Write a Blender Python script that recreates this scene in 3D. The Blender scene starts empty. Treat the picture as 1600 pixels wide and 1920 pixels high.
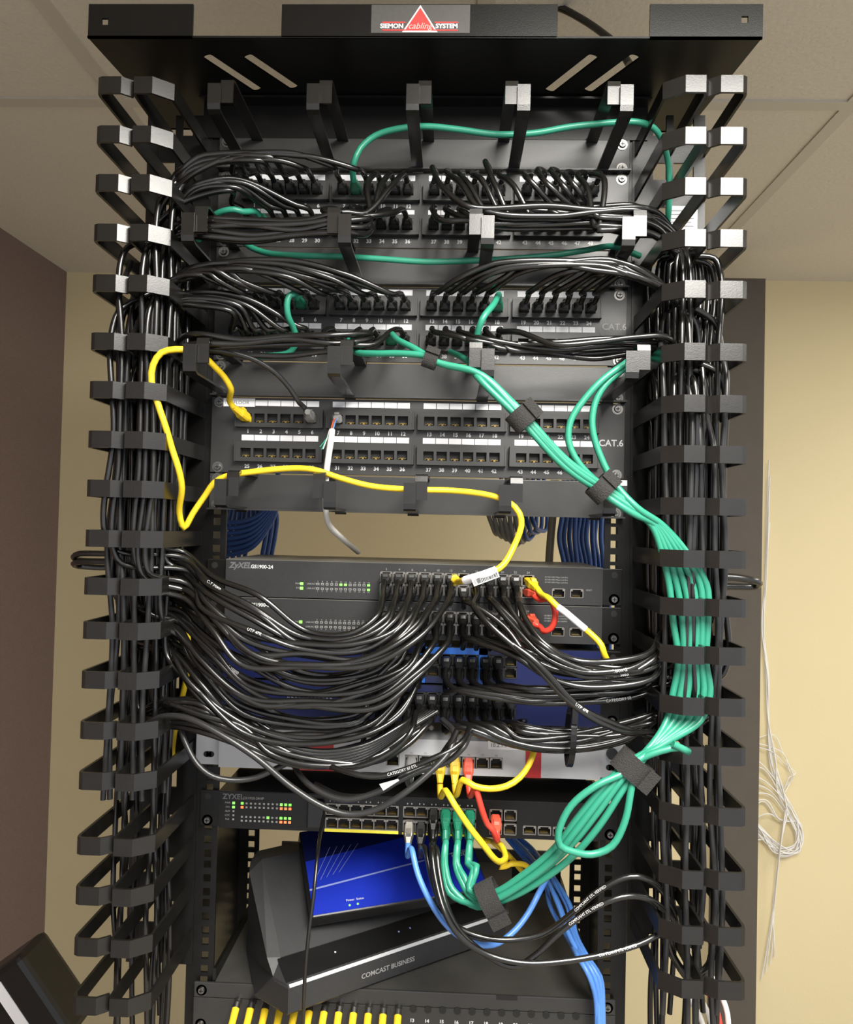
import bpy, bmesh, math, random
from mathutils import Vector, Matrix
random.seed(7)
C = bpy.context.scene.collection
S = bpy.context.scene
# ---------------------------------------------------------------- camera, light, exposure
ZC = 1.60                                   # eye height; every z below is given relative to the eye, then lifted by ZC
F = 1400.0; CX, CD = 0.0430, 0.8703
YAW, PIT, ROL = math.radians(1.9), math.radians(1.25), math.radians(-1.326)
def _rot(yaw, pitch, roll):
    cy, sy = math.cos(yaw), math.sin(yaw); cp, sp = math.cos(pitch), math.sin(pitch); cr, sr = math.cos(roll), math.sin(roll)
    return (Matrix(((cy, -sy, 0), (sy, cy, 0), (0, 0, 1))) @ Matrix(((1, 0, 0), (0, cp, -sp), (0, sp, cp)))
            @ Matrix(((cr, 0, sr), (0, 1, 0), (-sr, 0, cr))))
RM = _rot(YAW, PIT, ROL)
EYE = Vector((CX, -CD, ZC))
cam = bpy.data.cameras.new('camera'); co = bpy.data.objects.new('camera', cam); C.objects.link(co)
right, fwd, up = RM.col[0], RM.col[1], RM.col[2]
m3 = Matrix((right, up, -fwd)).transposed()
co.matrix_world = Matrix.Translation(EYE) @ m3.to_4x4()
cam.sensor_fit = 'HORIZONTAL'; cam.sensor_width = 36.0; cam.lens = F / 1600.0 * 36.0
cam.clip_start = 0.02; cam.clip_end = 50
S.camera = co
S.view_settings.view_transform = 'Standard'; S.view_settings.look = 'None'
S.view_settings.exposure = 0.0; S.view_settings.gamma = 1.0; S.view_settings.use_curve_mapping = False
w = bpy.data.worlds.new('world'); S.world = w; w.use_nodes = True
w.node_tree.nodes['Background'].inputs[0].default_value = (0.92, 0.94, 1.0, 1); w.node_tree.nodes['Background'].inputs[1].default_value = 1.08
CEIL = ZC + 0.70
def area(name, loc, sx, sy, power, col=(1, 0.97, 0.90), rot=(0, 0, 0)):
    l = bpy.data.lights.new(name, 'AREA'); l.shape = 'RECTANGLE'; l.size = sx; l.size_y = sy; l.energy = power; l.color = col
    o = bpy.data.objects.new(name, l); C.objects.link(o); o.location = loc; o.rotation_euler = rot
    return o
area('ceiling_lamp_light', (0.41, -1.07, CEIL - 0.035), 0.60, 1.10, 76)
area('far_ceiling_lamp_light', (1.9, 0.1, CEIL - 0.035), 0.56, 1.10, 22)

def px(x, y, Y=0.0):
    """point where the line of sight of photo pixel (x, y) meets the vertical plane at distance Y"""
    d = RM @ Vector(((x - 800) / F, 1.0, -(y - 960) / F))
    return EYE + d * ((Y + CD) / d.y)
def on_plane(x, y, p0, n):
    d = RM @ Vector(((x - 800) / F, 1.0, -(y - 960) / F))
    return EYE + d * ((p0 - EYE).dot(n) / d.dot(n))
def zc(y, Y=0.0): return px(785, y, Y).z

# ---------------------------------------------------------------- materials
M = {}
def mat(name, col, rough=0.5, metal=0.0, noise=0.0, nscale=60, bump=0.0, bscale=300, emit=None, spec=0.5, trans=0.0, coat=0.0, col2=None):
    m = bpy.data.materials.new(name); m.use_nodes = True; nt = m.node_tree; b = nt.nodes['Principled BSDF']
    b.inputs['Base Color'].default_value = (*col, 1); b.inputs['Roughness'].default_value = rough; b.inputs['Metallic'].default_value = metal
    b.inputs['Specular IOR Level'].default_value = spec; b.inputs['Coat Weight'].default_value = coat
    if trans: b.inputs['Transmission Weight'].default_value = trans
    tc = nt.nodes.new('ShaderNodeTexCoord')
    if noise:
        n = nt.nodes.new('ShaderNodeTexNoise'); n.inputs['Scale'].default_value = nscale; n.inputs['Detail'].default_value = 6
        r = nt.nodes.new('ShaderNodeMix'); r.data_type = 'RGBA'
        c2 = col2 if col2 else tuple(min(1, c * (1 + noise)) for c in col)
        c1 = col if col2 else tuple(c * (1 - noise) for c in col)
        r.inputs['A'].default_value = (*c1, 1); r.inputs['B'].default_value = (*c2, 1)
        nt.links.new(tc.outputs['Object'], n.inputs['Vector']); nt.links.new(n.outputs['Fac'], r.inputs['Factor'])
        nt.links.new(r.outputs['Result'], b.inputs['Base Color'])
    if bump:
        n2 = nt.nodes.new('ShaderNodeTexNoise'); n2.inputs['Scale'].default_value = bscale; n2.inputs['Detail'].default_value = 4
        bp = nt.nodes.new('ShaderNodeBump'); bp.inputs['Strength'].default_value = bump; bp.inputs['Distance'].default_value = 0.002
        nt.links.new(tc.outputs['Object'], n2.inputs['Vector']); nt.links.new(n2.outputs['Fac'], bp.inputs['Height'])
        nt.links.new(bp.outputs['Normal'], b.inputs['Normal'])
    if emit:
        b.inputs['Emission Color'].default_value = (*emit[:3], 1); b.inputs['Emission Strength'].default_value = emit[3]
    M[name] = m; return m
mat('wall_paint', (0.66, 0.56, 0.335), 0.8, noise=0.03, nscale=4, bump=0.15, bscale=250)
mat('ceiling_tile', (0.60, 0.56, 0.48), 0.9, noise=0.07, nscale=160, bump=0.6, bscale=140)
mat('ceiling_bar_shaded', (0.50, 0.47, 0.40), 0.7)  # shadow on the grid bars is put into this darker tone
mat('brown_fabric', (0.19, 0.135, 0.115), 0.95, noise=0.25, nscale=350, bump=0.5, bscale=500)
mat('floor_vinyl', (0.40, 0.36, 0.30), 0.6, noise=0.1, nscale=20)
mat('black_paint', (0.006, 0.0056, 0.005), 0.34, noise=0.3, nscale=90, bump=0.06, bscale=900, spec=0.33)
mat('black_plate', (0.009, 0.0082, 0.0072), 0.27, noise=0.3, nscale=70, bump=0.05, bscale=900, spec=0.6)
mat('panel_face', (0.026, 0.0255, 0.0245), 0.40, noise=0.18, nscale=40, bump=0.04, bscale=900, spec=0.55)
mat('switch_face', (0.030, 0.030, 0.031), 0.46, noise=0.15, nscale=240, bump=0.05, bscale=1200, spec=0.33)
mat('switch_lid', (0.13, 0.125, 0.11), 0.42, noise=0.1, nscale=30)
mat('port_plastic', (0.030, 0.030, 0.029), 0.45, spec=0.45)
mat('cavity', (0.006, 0.006, 0.005), 0.6)
mat('black_plastic', (0.006, 0.006, 0.006), 0.32)
mat('cable_black', (0.006, 0.0057, 0.0053), 0.25, noise=0.2, nscale=40, spec=0.75)
mat('cable_charcoal', (0.022, 0.022, 0.022), 0.32)
mat('cable_green', (0.028, 0.250, 0.160), 0.36)
mat('boot_green', (0.012, 0.20, 0.11), 0.40)
mat('cable_yellow', (0.86, 0.60, 0.025), 0.38)
mat('cable_red', (0.72, 0.055, 0.035), 0.34)
mat('boot_red', (0.85, 0.11, 0.06), 0.38)
mat('cable_blue', (0.10, 0.27, 0.72), 0.34)
mat('cable_navy', (0.028, 0.085, 0.28), 0.40)
mat('cable_white', (0.70, 0.68, 0.64), 0.45)
mat('cable_gray', (0.30, 0.29, 0.25), 0.5)
mat('cable_tan', (0.25, 0.19, 0.10), 0.5)
mat('clear_plastic', (0.55, 0.55, 0.53), 0.12, trans=0.55)
mat('gold', (0.22, 0.15, 0.035), 0.5, metal=0.4)
mat('steel', (0.24, 0.235, 0.225), 0.38, metal=1.0)
mat('dark_steel', (0.13, 0.12, 0.11), 0.33, metal=0.9)
mat('shield', (0.30, 0.28, 0.25), 0.35, metal=0.8)
mat('paper', (0.80, 0.80, 0.82), 0.6)
mat('ink', (0.02, 0.02, 0.02), 0.6)
mat('gray_ink', (0.20, 0.20, 0.20), 0.6)
mat('print_white', (0.62, 0.62, 0.62), 0.5)
mat('print_gray', (0.30, 0.30, 0.29), 0.5)
mat('print_dark', (0.12, 0.12, 0.125), 0.5)
mat('silver_paint', (0.50, 0.51, 0.53), 0.42, noise=0.04, nscale=60)
mat('firewall_red', (0.42, 0.012, 0.012), 0.4)
mat('blue_frame', (0.015, 0.17, 0.72), 0.4)
mat('blue_face', (0.005, 0.010, 0.065), 0.4)
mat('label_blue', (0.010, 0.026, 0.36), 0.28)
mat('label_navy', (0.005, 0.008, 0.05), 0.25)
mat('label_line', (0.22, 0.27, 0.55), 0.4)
mat('yellow_paint', (0.78, 0.68, 0.05), 0.5)
mat('sticker_gray', (0.075, 0.073, 0.068), 0.45, noise=0.15, nscale=300)
mat('sticker_red', (0.82, 0.055, 0.05), 0.4)
mat('sticker_pink', (0.9, 0.45, 0.42), 0.5)
mat('velcro', (0.030, 0.028, 0.027), 0.95, noise=0.3, nscale=500, bump=0.9, bscale=900)
mat('dusty_black', (0.022, 0.021, 0.020), 0.55, noise=0.5, nscale=16, col2=(0.075, 0.072, 0.066), bump=0.1, spec=0.33)
mat('dark_board', (0.075, 0.062, 0.048), 0.75, noise=0.1, nscale=30, bump=0.2)
mat('led_green', (0.2, 0.8, 0.1), 0.4, emit=(0.25, 1.0, 0.12, 1.1))
mat('led_red', (0.9, 0.15, 0.05), 0.4, emit=(1.0, 0.16, 0.05, 1.8))
mat('led_amber', (0.9, 0.5, 0.05), 0.4, emit=(1.0, 0.55, 0.08, 1.5))
mat('lamp_diffuser', (0.9, 0.9, 0.88), 0.5, emit=(1, 0.97, 0.9, 1.5))
mat('lamp_frame', (0.7, 0.7, 0.68), 0.5)

# ---------------------------------------------------------------- object helpers
ROOT = {}
def tag(o, label=None, cat=None, group=None, kind=None):
    if label: o['label'] = label
    if cat: o['category'] = cat
    if group: o['group'] = group
    if kind: o['kind'] = kind
    return o
def thing(name, label, cat, loc=(0, 0, 0), group=None):
    o = bpy.data.objects.new(name, None); C.objects.link(o); o.location = loc; o.empty_display_size = 0.02
    ROOT[o.name] = Vector(loc); return tag(o, label, cat, group)
class MB:
    """mesh builder in world coordinates"""
    def __init__(s): s.v = []; s.f = []; s.mi = []; s.sm = []
    def add(s, vs, fs, mi=0, smooth=False):
        n = len(s.v); s.v += [Vector(v) for v in vs]; s.f += [[i + n for i in f] for f in fs]; s.mi += [mi] * len(fs); s.sm += [smooth] * len(fs); return s
    def box(s, x0, x1, y0, y1, z0, z1, mi=0, T=None):
        vs = [Vector((x, y, z)) for z in (z0, z1) for y in (y0, y1) for x in (x0, x1)]
        if T is not None: vs = [T @ v for v in vs]
        return s.add(vs, [(0, 2, 3, 1), (4, 5, 7, 6), (0, 1, 5, 4), (2, 6, 7, 3), (0, 4, 6, 2), (1, 3, 7, 5)], mi)
    def bevel_box(s, x0, x1, y0, y1, z0, z1, b, mi=0, T=None):
        bm = bmesh.new(); bmesh.ops.create_cube(bm, size=1)
        for v in bm.verts: v.co = Vector(((x0 + x1) / 2 + v.co.x * (x1 - x0), (y0 + y1) / 2 + v.co.y * (y1 - y0), (z0 + z1) / 2 + v.co.z * (z1 - z0)))
        bmesh.ops.bevel(bm, geom=bm.edges[:], offset=b, segments=2, affect='EDGES', profile=0.6)
        bm.verts.index_update(); vs = [v.co.copy() for v in bm.verts]
        if T is not None: vs = [T @ v for v in vs]
        s.add(vs, [[v.index for v in f.verts] for f in bm.faces], mi); bm.free(); return s
    def prism(s, poly, a, off, mi=0):
        """poly: list of 3D points; extruded by vector off"""
        n = len(poly); P = [Vector(p) for p in poly]; Q = [p + Vector(off) for p in P]
        fs = [list(range(n))[::-1], list(range(n, 2 * n))] + [(i, (i + 1) % n, (i + 1) % n + n, i + n) for i in range(n)]
        return s.add(P + Q, fs, mi)
    def cyl(s, c, ax, r, h, n=14, mi=0, r2=None, smooth=True, cap=True):
        c = Vector(c); ax = Vector(ax).normalized(); r2 = r if r2 is None else r2
        a = ax.orthogonal().normalized(); b = ax.cross(a)
        ring = lambda cc, rr: [cc + a * math.cos(2 * math.pi * i / n) * rr + b * math.sin(2 * math.pi * i / n) * rr for i in range(n)]
        P = ring(c, r) + ring(c + ax * h, r2)
        s.add(P, [(i, (i + 1) % n, (i + 1) % n + n, i + n) for i in range(n)], mi, smooth)
        if cap: s.add(P, [list(range(n))[::-1], list(range(n, 2 * n))], mi)
        return s
    def strap(s, path, wv, t, mi=0):
        """flat band following 3D path; wv = width vector, t = thickness"""
        P = [Vector(p) for p in path]; wv = Vector(wv); rings = []
        for i, p in enumerate(P):
            d0 = (P[i] - P[i - 1]).normalized() if i else (P[1] - P[0]).normalized()
            d1 = (P[i + 1] - P[i]).normalized() if i < len(P) - 1 else d0
            n = wv.cross((d0 + d1).normalized()).normalized() * (t / 2) / max(0.35, math.cos(d0.angle(d1) / 2))
            rings.append([p - wv / 2 - n, p + wv / 2 - n, p + wv / 2 + n, p - wv / 2 + n])
        vs = [v for r in rings for v in r]; fs = [(3, 2, 1, 0)]
        for i in range(len(P) - 1):
            for k in range(4): fs.append((4 * i + k, 4 * i + (k + 1) % 4, 4 * i + 4 + (k + 1) % 4, 4 * i + 4 + k))
        e = 4 * (len(P) - 1); fs.append((e, e + 1, e + 2, e + 3))
        return s.add(vs, fs, mi)
    def sweep(s, pts, r, n=8, mi=0, radii=None):
        rings = []; t = (pts[1] - pts[0]).normalized(); a = t.orthogonal().normalized()
        for i, p in enumerate(pts):
            t2 = (pts[min(i + 1, len(pts) - 1)] - pts[max(i - 1, 0)]).normalized()
            a = (a - t2 * a.dot(t2)).normalized(); b = t2.cross(a); rr = radii[i] if radii else r
            rings += [p + (a * math.cos(2 * math.pi * k / n) + b * math.sin(2 * math.pi * k / n)) * rr for k in range(n)]
        m = len(pts); fs = []
        for i in range(m - 1):
            for k in range(n): fs.append((i * n + k, i * n + (k + 1) % n, (i + 1) * n + (k + 1) % n, (i + 1) * n + k))
        s.add(rings, fs, mi, True)
        s.add([rings[k] for k in range(n)] + [rings[(m - 1) * n + k] for k in range(n)], [list(range(n))[::-1], list(range(n, 2 * n))], mi)
        return s
    def merge(s, o, k):
        n = len(s.v); s.v += o.v; s.f += [[i + n for i in f] for f in o.f]; s.mi += [m + k for m in o.mi]; s.sm += o.sm; return s
    def mesh(s, name, mats, off):
        me = bpy.data.meshes.new(name); me.from_pydata([v - off for v in s.v], [], s.f)
        for m in (mats if isinstance(mats, (list, tuple)) else [mats]): me.materials.append(M[m] if isinstance(m, str) else m)
        me.polygons.foreach_set('material_index', s.mi); me.polygons.foreach_set('use_smooth', s.sm)
        bm = bmesh.new(); bm.from_mesh(me); bmesh.ops.recalc_face_normals(bm, faces=bm.faces); bm.to_mesh(me); bm.free()
        me.update(); return me
    def build(s, name, mats, parent=None, kind=None, label=None, cat=None, group=None):
        if parent is not None: off = ROOT[parent.name]
        else:
            xs = [v.x for v in s.v]; ys = [v.y for v in s.v]; zs = [v.z for v in s.v]
            off = Vector(((min(xs) + max(xs)) / 2, (min(ys) + max(ys)) / 2, min(zs)))
        o = bpy.data.objects.new(name, s.mesh(name, mats, off)); C.objects.link(o)
        if parent is not None: o.parent = parent
        else: o.location = off
        ROOT[o.name] = off; return tag(o, label, cat, group, kind)
def copy_tree(o, delta, parent=None):
    """copy of a thing or part with its children, moved by delta"""
    c = o.copy(); C.objects.link(c)
    if parent is None: c.location = o.location + delta
    else: c.parent = parent
    ROOT[c.name] = ROOT[o.name] + delta
    for ch in [q for q in bpy.data.objects if q.parent == o]: copy_tree(ch, delta, c)
    return c
def place_part(me, name, parent, pos):
    """a part sharing a mesh, set at a world position under its thing"""
    o = bpy.data.objects.new(name, me); C.objects.link(o); o.parent = parent; o.location = Vector(pos) - ROOT[parent.name]
    ROOT[o.name] = Vector(pos); return o
_tc = {}
def text_tris(s, size, align='CENTER', italic=0.0, bold=0.0):
    key = (s, size, align, italic, bold)
    if key not in _tc:
        cu = bpy.data.curves.new('t', 'FONT'); cu.body = s; cu.size = size; cu.align_x = align; cu.align_y = 'CENTER'; cu.shear = italic; cu.offset = bold
        cu.resolution_u = 3
        ob = bpy.data.objects.new('t', cu); C.objects.link(ob); dg = bpy.context.evaluated_depsgraph_get(); dg.update()
        me = ob.evaluated_get(dg).to_mesh()
        _tc[key] = ([v.co.copy() for v in me.vertices], [list(p.vertices) for p in me.polygons])
        ob.evaluated_get(dg).to_mesh_clear(); bpy.data.objects.remove(ob); bpy.data.curves.remove(cu)
    return _tc[key]
def text(mb, s, size, pos, mi=0, U=(1, 0, 0), V=(0, 0, 1), align='CENTER', italic=0.0, bold=0.0):
    vs, fs = text_tris(s, size, align, italic, bold); U = Vector(U); V = Vector(V); pos = Vector(pos)
    mb.add([pos + U * v.x + V * v.y for v in vs], fs, mi)
def spline(P, step=0.006):
    P = [Vector(p) for p in P]; P = [P[0] * 2 - P[1]] + P + [P[-1] * 2 - P[-2]]; out = []
    for i in range(1, len(P) - 2):
        p0, p1, p2, p3 = P[i - 1:i + 3]; L = (p2 - p1).length
        if L < 1e-6: continue
        n = max(2, int(L / step))
        m1 = (p2 - p0); m2 = (p3 - p1)
        # tangents scaled to the segment (keeps loops tight and free of overshoot)
        m1 = m1 * (L / max(1e-6, ((p1 - p0).length + L))); m2 = m2 * (L / max(1e-6, ((p3 - p2).length + L)))
        for k in range(n):
            t = k / n; t2 = t * t; t3 = t2 * t
            out.append(p1 * (2 * t3 - 3 * t2 + 1) + m1 * (t3 - 2 * t2 + t) + p2 * (-2 * t3 + 3 * t2) + m2 * (t3 - t2))
    out.append(P[-2]); return out
def ordinal(n):
    return ['first', 'second', 'third', 'fourth', 'fifth', 'sixth', 'seventh', 'eighth', 'ninth', 'tenth', 'eleventh', 'twelfth'][n - 1] if n <= 12 else \
        {13: '13th', 14: '14th', 15: '15th', 16: '16th', 17: '17th', 18: '18th', 19: '19th', 20: '20th', 21: '21st', 22: '22nd', 23: '23rd', 24: '24th'}.get(n, '%dth' % n)
# plugs: local +y points out of the port towards the viewer side (-Y world)
def plug_mb(mb, pos, d, wide=0.0115, high=0.0095, length=0.024, mi=0, drop=0.0):
    pos = Vector(pos); d = Vector(d).normalized(); up_ = Vector((0, 0, 1)); s_ = d.cross(up_).normalized(); u_ = s_.cross(d).normalized()
    prof = [(-0.006, 0.9, 0.7), (0.0, 0.9, 0.7), (0.0005, 1.0, 1.0), (length * 0.45, 1.0, 1.05), (length * 0.62, 0.78, 0.86), (length, 0.52, 0.66)]
    vs = []; 
    for (l, a, b) in prof:
        c = pos + d * l - Vector((0, 0, drop * max(0, l / length) ** 2)); w2 = wide / 2 * a; h2 = high / 2 * b; ch = 0.0016
        for (x, z) in ((-w2 + ch, -h2), (w2 - ch, -h2), (w2, -h2 + ch), (w2, h2 - ch), (w2 - ch, h2), (-w2 + ch, h2), (-w2, h2 - ch), (-w2, -h2 + ch)):
            vs.append(c + s_ * x + u_ * z)
    fs = [list(range(8))]
    for i in range(len(prof) - 1):
        for k in range(8): fs.append((8 * i + k, 8 * i + (k + 1) % 8, 8 * i + 8 + (k + 1) % 8, 8 * i + 8 + k))
    fs.append(list(range(8 * len(prof) - 8, 8 * len(prof)))[::-1]); mb.add(vs, fs, mi)
    # latch tab on top
    T = Matrix.Identity(4)
    c = pos + d * (length * 0.2); 
    mb.add([c + s_ * x + u_ * z + d * y for x in (-0.0028, 0.0028) for (y, z) in ((0, high * 0.5), (length * 0.4, high * 0.5), (length * 0.3, high * 0.5 + 0.0028), (0.001, high * 0.5 + 0.0022))],
           [(0, 1, 2, 3), (7, 6, 5, 4), (0, 4, 5, 1), (1, 5, 6, 2), (2, 6, 7, 3), (3, 7, 4, 0)], mi)
    return pos + d * length - Vector((0, 0, drop))
def cable(name, label, pts, r=0.003, material='cable_black', group=None, plugs=(), cat='cable', sides=8, prints=()):
    sp = spline(pts); mb = MB(); mb.sweep(sp, r, sides)
    o = mb.build(name, material, label=label, cat=cat, group=group)
    for (pos, d, pm, drop) in plugs:
        p = MB(); plug_mb(p, pos, d, drop=drop); q = p.build('plug', pm, o)
        if pm != material: q['label'] = {'clear_plastic': 'clear plastic plug', 'boot_green': 'dark green boot plug', 'boot_red': 'orange red boot plug', 'cable_charcoal': 'charcoal boot plug', 'shield': 'grey shielded plug'}.get(pm, 'moulded plug')
    for (frac, s, size, m) in prints:
        cum = [0.0]
        for i in range(1, len(sp)): cum.append(cum[-1] + (sp[i] - sp[i - 1]).length)
        s0 = frac * cum[-1]; vs, fs = text_tris(s, size, 'LEFT'); t = MB(); out = []
        flip = 1
        i0 = min(range(len(cum)), key=lambda i: abs(cum[i] - s0)); 
        if (sp[min(i0 + 2, len(sp) - 1)] - sp[i0]).x < 0: flip = -1
        for v in vs:
            a = s0 + flip * v.x; a = max(0.001, min(cum[-1] - 0.001, a))
            i = max(1, next(k for k in range(len(cum)) if cum[k] >= a)); f_ = (a - cum[i - 1]) / max(1e-9, cum[i] - cum[i - 1])
            p = sp[i - 1].lerp(sp[i], f_); tt = (sp[i] - sp[i - 1]).normalized() * flip; n = (EYE - p).normalized(); n = (n - tt * n.dot(tt)).normalized(); u_ = n.cross(tt)
            ang = v.y / r; out.append(p + (n * math.cos(ang) + u_ * math.sin(ang)) * (r + 0.0003))
        t.add(out, fs); t.build('printed_lettering', m, o)
    return o, sp
def jit(a): return random.uniform(-a, a)

# ---------------------------------------------------------------- room
WALL_Y = 1.19; LEFT_X = px(119, 700, WALL_Y).x
MB().box(-3, 4, WALL_Y, WALL_Y + 0.1, 0, CEIL).build('wall_back', 'wall_paint', kind='structure')
MB().box(LEFT_X - 0.1, LEFT_X, -2.2, WALL_Y, 0, CEIL).build('wall_left', 'brown_fabric', kind='structure')
MB().box(-3, 4, -2.2, WALL_Y + 0.1, CEIL, CEIL + 0.05).build('ceiling', 'ceiling_tile', kind='structure')
MB().box(-3, 4, -2.2, WALL_Y + 0.1, -0.05, 0).build('floor', 'floor_vinyl', kind='structure')
CP = Vector((0, 0, CEIL)); CN = Vector((0, 0, 1)); xa_, xb_ = on_plane(79, 0, CP, CN).x, on_plane(1600, 192, CP, CN).x
for i, X in enumerate((xa_, xa_ + (xb_ - xa_) / 2, xb_, xb_ + 0.61, xa_ - 0.61)):
    # lines of the grid that run away from the viewer; the first is fitted to the photo at ceiling height
    MB().box(X - 0.012, X + 0.012, -2.2, WALL_Y, CEIL - 0.003, CEIL + 0.001).build('trim_%d' % (i + 1), 'ceiling_bar_shaded', kind='structure')
MB().box(-3, 4, 0.33, 0.354, CEIL - 0.0035, CEIL + 0.001).build('trim_6', 'ceiling_bar_shaded', kind='structure')
MB().box(-3, 4, -0.90, -0.876, CEIL - 0.0035, CEIL + 0.001).build('trim_7', 'ceiling_bar_shaded', kind='structure')
MB().box(px(1365, 900, 0.96).x - 0.02, px(1431, 900, 0.96).x, 0.96, 0.99, 0, px(1410, 522, 0.96).z).build('backing_board', 'dark_board', label='tall dark brown board standing against the yellow wall right of the rack', cat='board')

# ---------------------------------------------------------------- rack frame
TOPZ = px(785, 200, 0).z; BOTZ = 0.03
frame = thing('equipment_rack', 'tall black steel two post equipment rack with punched rails', 'rack', (0, 0.1, 0))
def hole_flange(x0, x1, y, z0, z1, xc, holes, sq=0.0042, th=0.003):
    """vertical flange with square holes cut through"""
    mb = MB(); edges = [z0]
    hs = sorted(h for h in holes if z0 + 0.01 < h < z1 - 0.01); prev = z0
    for h in hs:
        mb.box(x0, x1, y, y + th, prev, h - sq); mb.box(x0, xc - sq, y, y + th, h - sq, h + sq); mb.box(xc + sq, x1, y, y + th, h - sq, h + sq); prev = h + sq
    mb.box(x0, x1, y, y + th, prev, z1); return mb
hz = []; zz = TOPZ - 0.00635
while zz > ZC - 0.75:
    hz += [zz, zz - 0.0159, zz - 0.0318]; zz -= 0.04445
for sx in (-1, 1):
    a, b = sorted((sx * 0.2215, sx * 0.2500))
    hole_flange(a, b, 0.0015, ZC - 0.9, TOPZ, sx * 0.2325, hz).build('front_rail', 'black_paint', frame)
    hole_flange(a, b, 0.20, ZC - 0.9, px(785, 1560).z, sx * 0.2325, hz, 0.0045).build('rear_rail', 'black_paint', frame)
    a, b = sorted((sx * 0.2500, sx * 0.2540))
    MB().box(a, b, 0.0015, 0.075, 0, TOPZ).box(a, b, 0.075, 0.203, 0, px(785, 1560).z).build('side_channel', 'black_paint', frame)
MB().box(-0.254, 0.254, 0.0, 0.004, TOPZ - 0.035, TOPZ + 0.002).box(-0.254, 0.254, 0.0, 0.075, TOPZ, TOPZ + 0.003).build('cross_bar', 'black_paint', frame)
MB().box(-0.30, 0.30, -0.15, 0.35, 0, 0.02).build('foot_plate', 'black_paint', frame)

def screw(parent, x, z, y=-0.004, r=0.0042):
    mb = MB(); mb.cyl((x, y, z), (0, -1, 0), r, 0.0022, 16, 0, r * 0.8); mb.cyl((x, y + 0.001, z), (0, -1, 0), r * 1.5, 0.001, 16, 0)
    mb.box(x - r * 0.55, x + r * 0.55, y - 0.0026, y - 0.0021, z - 0.0004, z + 0.0004, 1); mb.box(x - 0.0004, x + 0.0004, y - 0.0026, y - 0.0021, z - r * 0.55, z + r * 0.55, 1)
    return mb.build('screw', ['steel', 'cavity'], parent, label='silver screw')

# ---------------------------------------------------------------- cable tray on top of the rack
tz = zc(76, -0.115) ; tl = px(166, 60, -0.118).x; tr = px(1428, 60, -0.118).x
tray = thing('overhead_cable_tray', 'black sheet steel tray on top of the rack with notched front lip', 'cable tray', (0, -0.05, tz))
def slot_plate():
    # pan with four slanted see-through slots
    bm = bmesh.new()
    x0, x1, y0, y1 = tl, tr, -0.118, 0.06
    slots = []
    for (a, b) in (((390, 107), (482, 168)), ((466, 107), (551, 164)), ((1112, 107), (1031, 170)), ((1190, 107), (1104, 170))):
        n = Vector((0, 0, 1)); p0 = Vector((0, 0, tz)); A = on_plane(*a, p0, n); B = on_plane(*b, p0, n)
        d = (B - A).normalized(); s_ = Vector((-d.y, d.x, 0)) * 0.0062; poly = []
        for k in range(7):
            t = math.pi / 2 + math.pi * k / 6; poly.append(A + Vector((d.x * math.cos(t) , d.y * math.cos(t), 0)) * 0.0028 + s_ * math.sin(t))
        for k in range(7):
            t = -math.pi / 2 + math.pi * k / 6; poly.append(B + Vector((d.x * math.cos(t), d.y * math.cos(t), 0)) * 0.0028 + s_ * math.sin(t))
        slots.append(poly)
    outer = [Vector((x0, y0, tz)), Vector((x1, y0, tz)), Vector((x1 - 0.02, y1, tz)), Vector((x0 + 0.02, y1, tz))]
    from mathutils.geometry import tessellate_polygon, delaunay_2d_cdt
    V = [v.to_2d() for v in outer]; Fc = [[0, 1, 2, 3]]
    for s_ in slots:
        n = len(V); V += [v.to_2d() for v in s_]; Fc.append(list(range(n, n + len(s_))))
    r = delaunay_2d_cdt(V, [], Fc, 0, 1e-6)
    out = [f for f, of in zip(r[2], r[5]) if all(k == 0 for k in of)]
    mb = MB(); mb.add([Vector((v.x, v.y, tz)) for v in r[0]], out); mb.add([Vector((v.x, v.y, tz + 0.002)) for v in r[0]], out)
    return mb
slot_plate().build('pan', 'black_paint', tray)
lip = MB(); lz = zc(9, -0.118)
for (a, b) in ((166, 362), (528, 1046), (1219, 1431)):
    xa, xb = px(a, 40, -0.12).x, px(b, 40, -0.12).x; q = 0.004
    holes = None
    if a == 166: hx, hzz = px(197, 41, -0.12).x, px(197, 41, -0.12).z
    elif a == 1219: hx, hzz = px(1397, 37, -0.12).x, px(1397, 37, -0.12).z
    else: hx = None
    zt = px((a + b) / 2, 8, -0.12).z
    if hx is None: lip.bevel_box(xa, xb, -0.1205, -0.118, tz - 0.001, zt, 0.0006)
    else:
        s2 = 0.0034
        lip.box(xa, hx - s2, -0.1205, -0.118, tz - 0.001, zt); lip.box(hx + s2, xb, -0.1205, -0.118, tz - 0.001, zt)
        lip.box(hx - s2, hx + s2, -0.1205, -0.118, tz - 0.001, hzz - s2); lip.box(hx - s2, hx + s2, -0.1205, -0.118, hzz + s2, zt)
lip.box(tl, tr, -0.1205, -0.118, tz - 0.001, tz + 0.001).build('front_lip', 'black_paint', tray)
bk = MB(); bk.box(tl + 0.02, tr - 0.02, 0.056, 0.06, tz, tz + 0.03); bk.build('rear_lip', 'black_paint', tray)
MB().box(-0.262, 0.262, -0.002, 0.0, zc(262), tz).box(-0.262, 0.262, -0.02, 0.0, tz - 0.004, tz - 0.0015).build('mounting_bracket', 'black_paint', tray)
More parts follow.
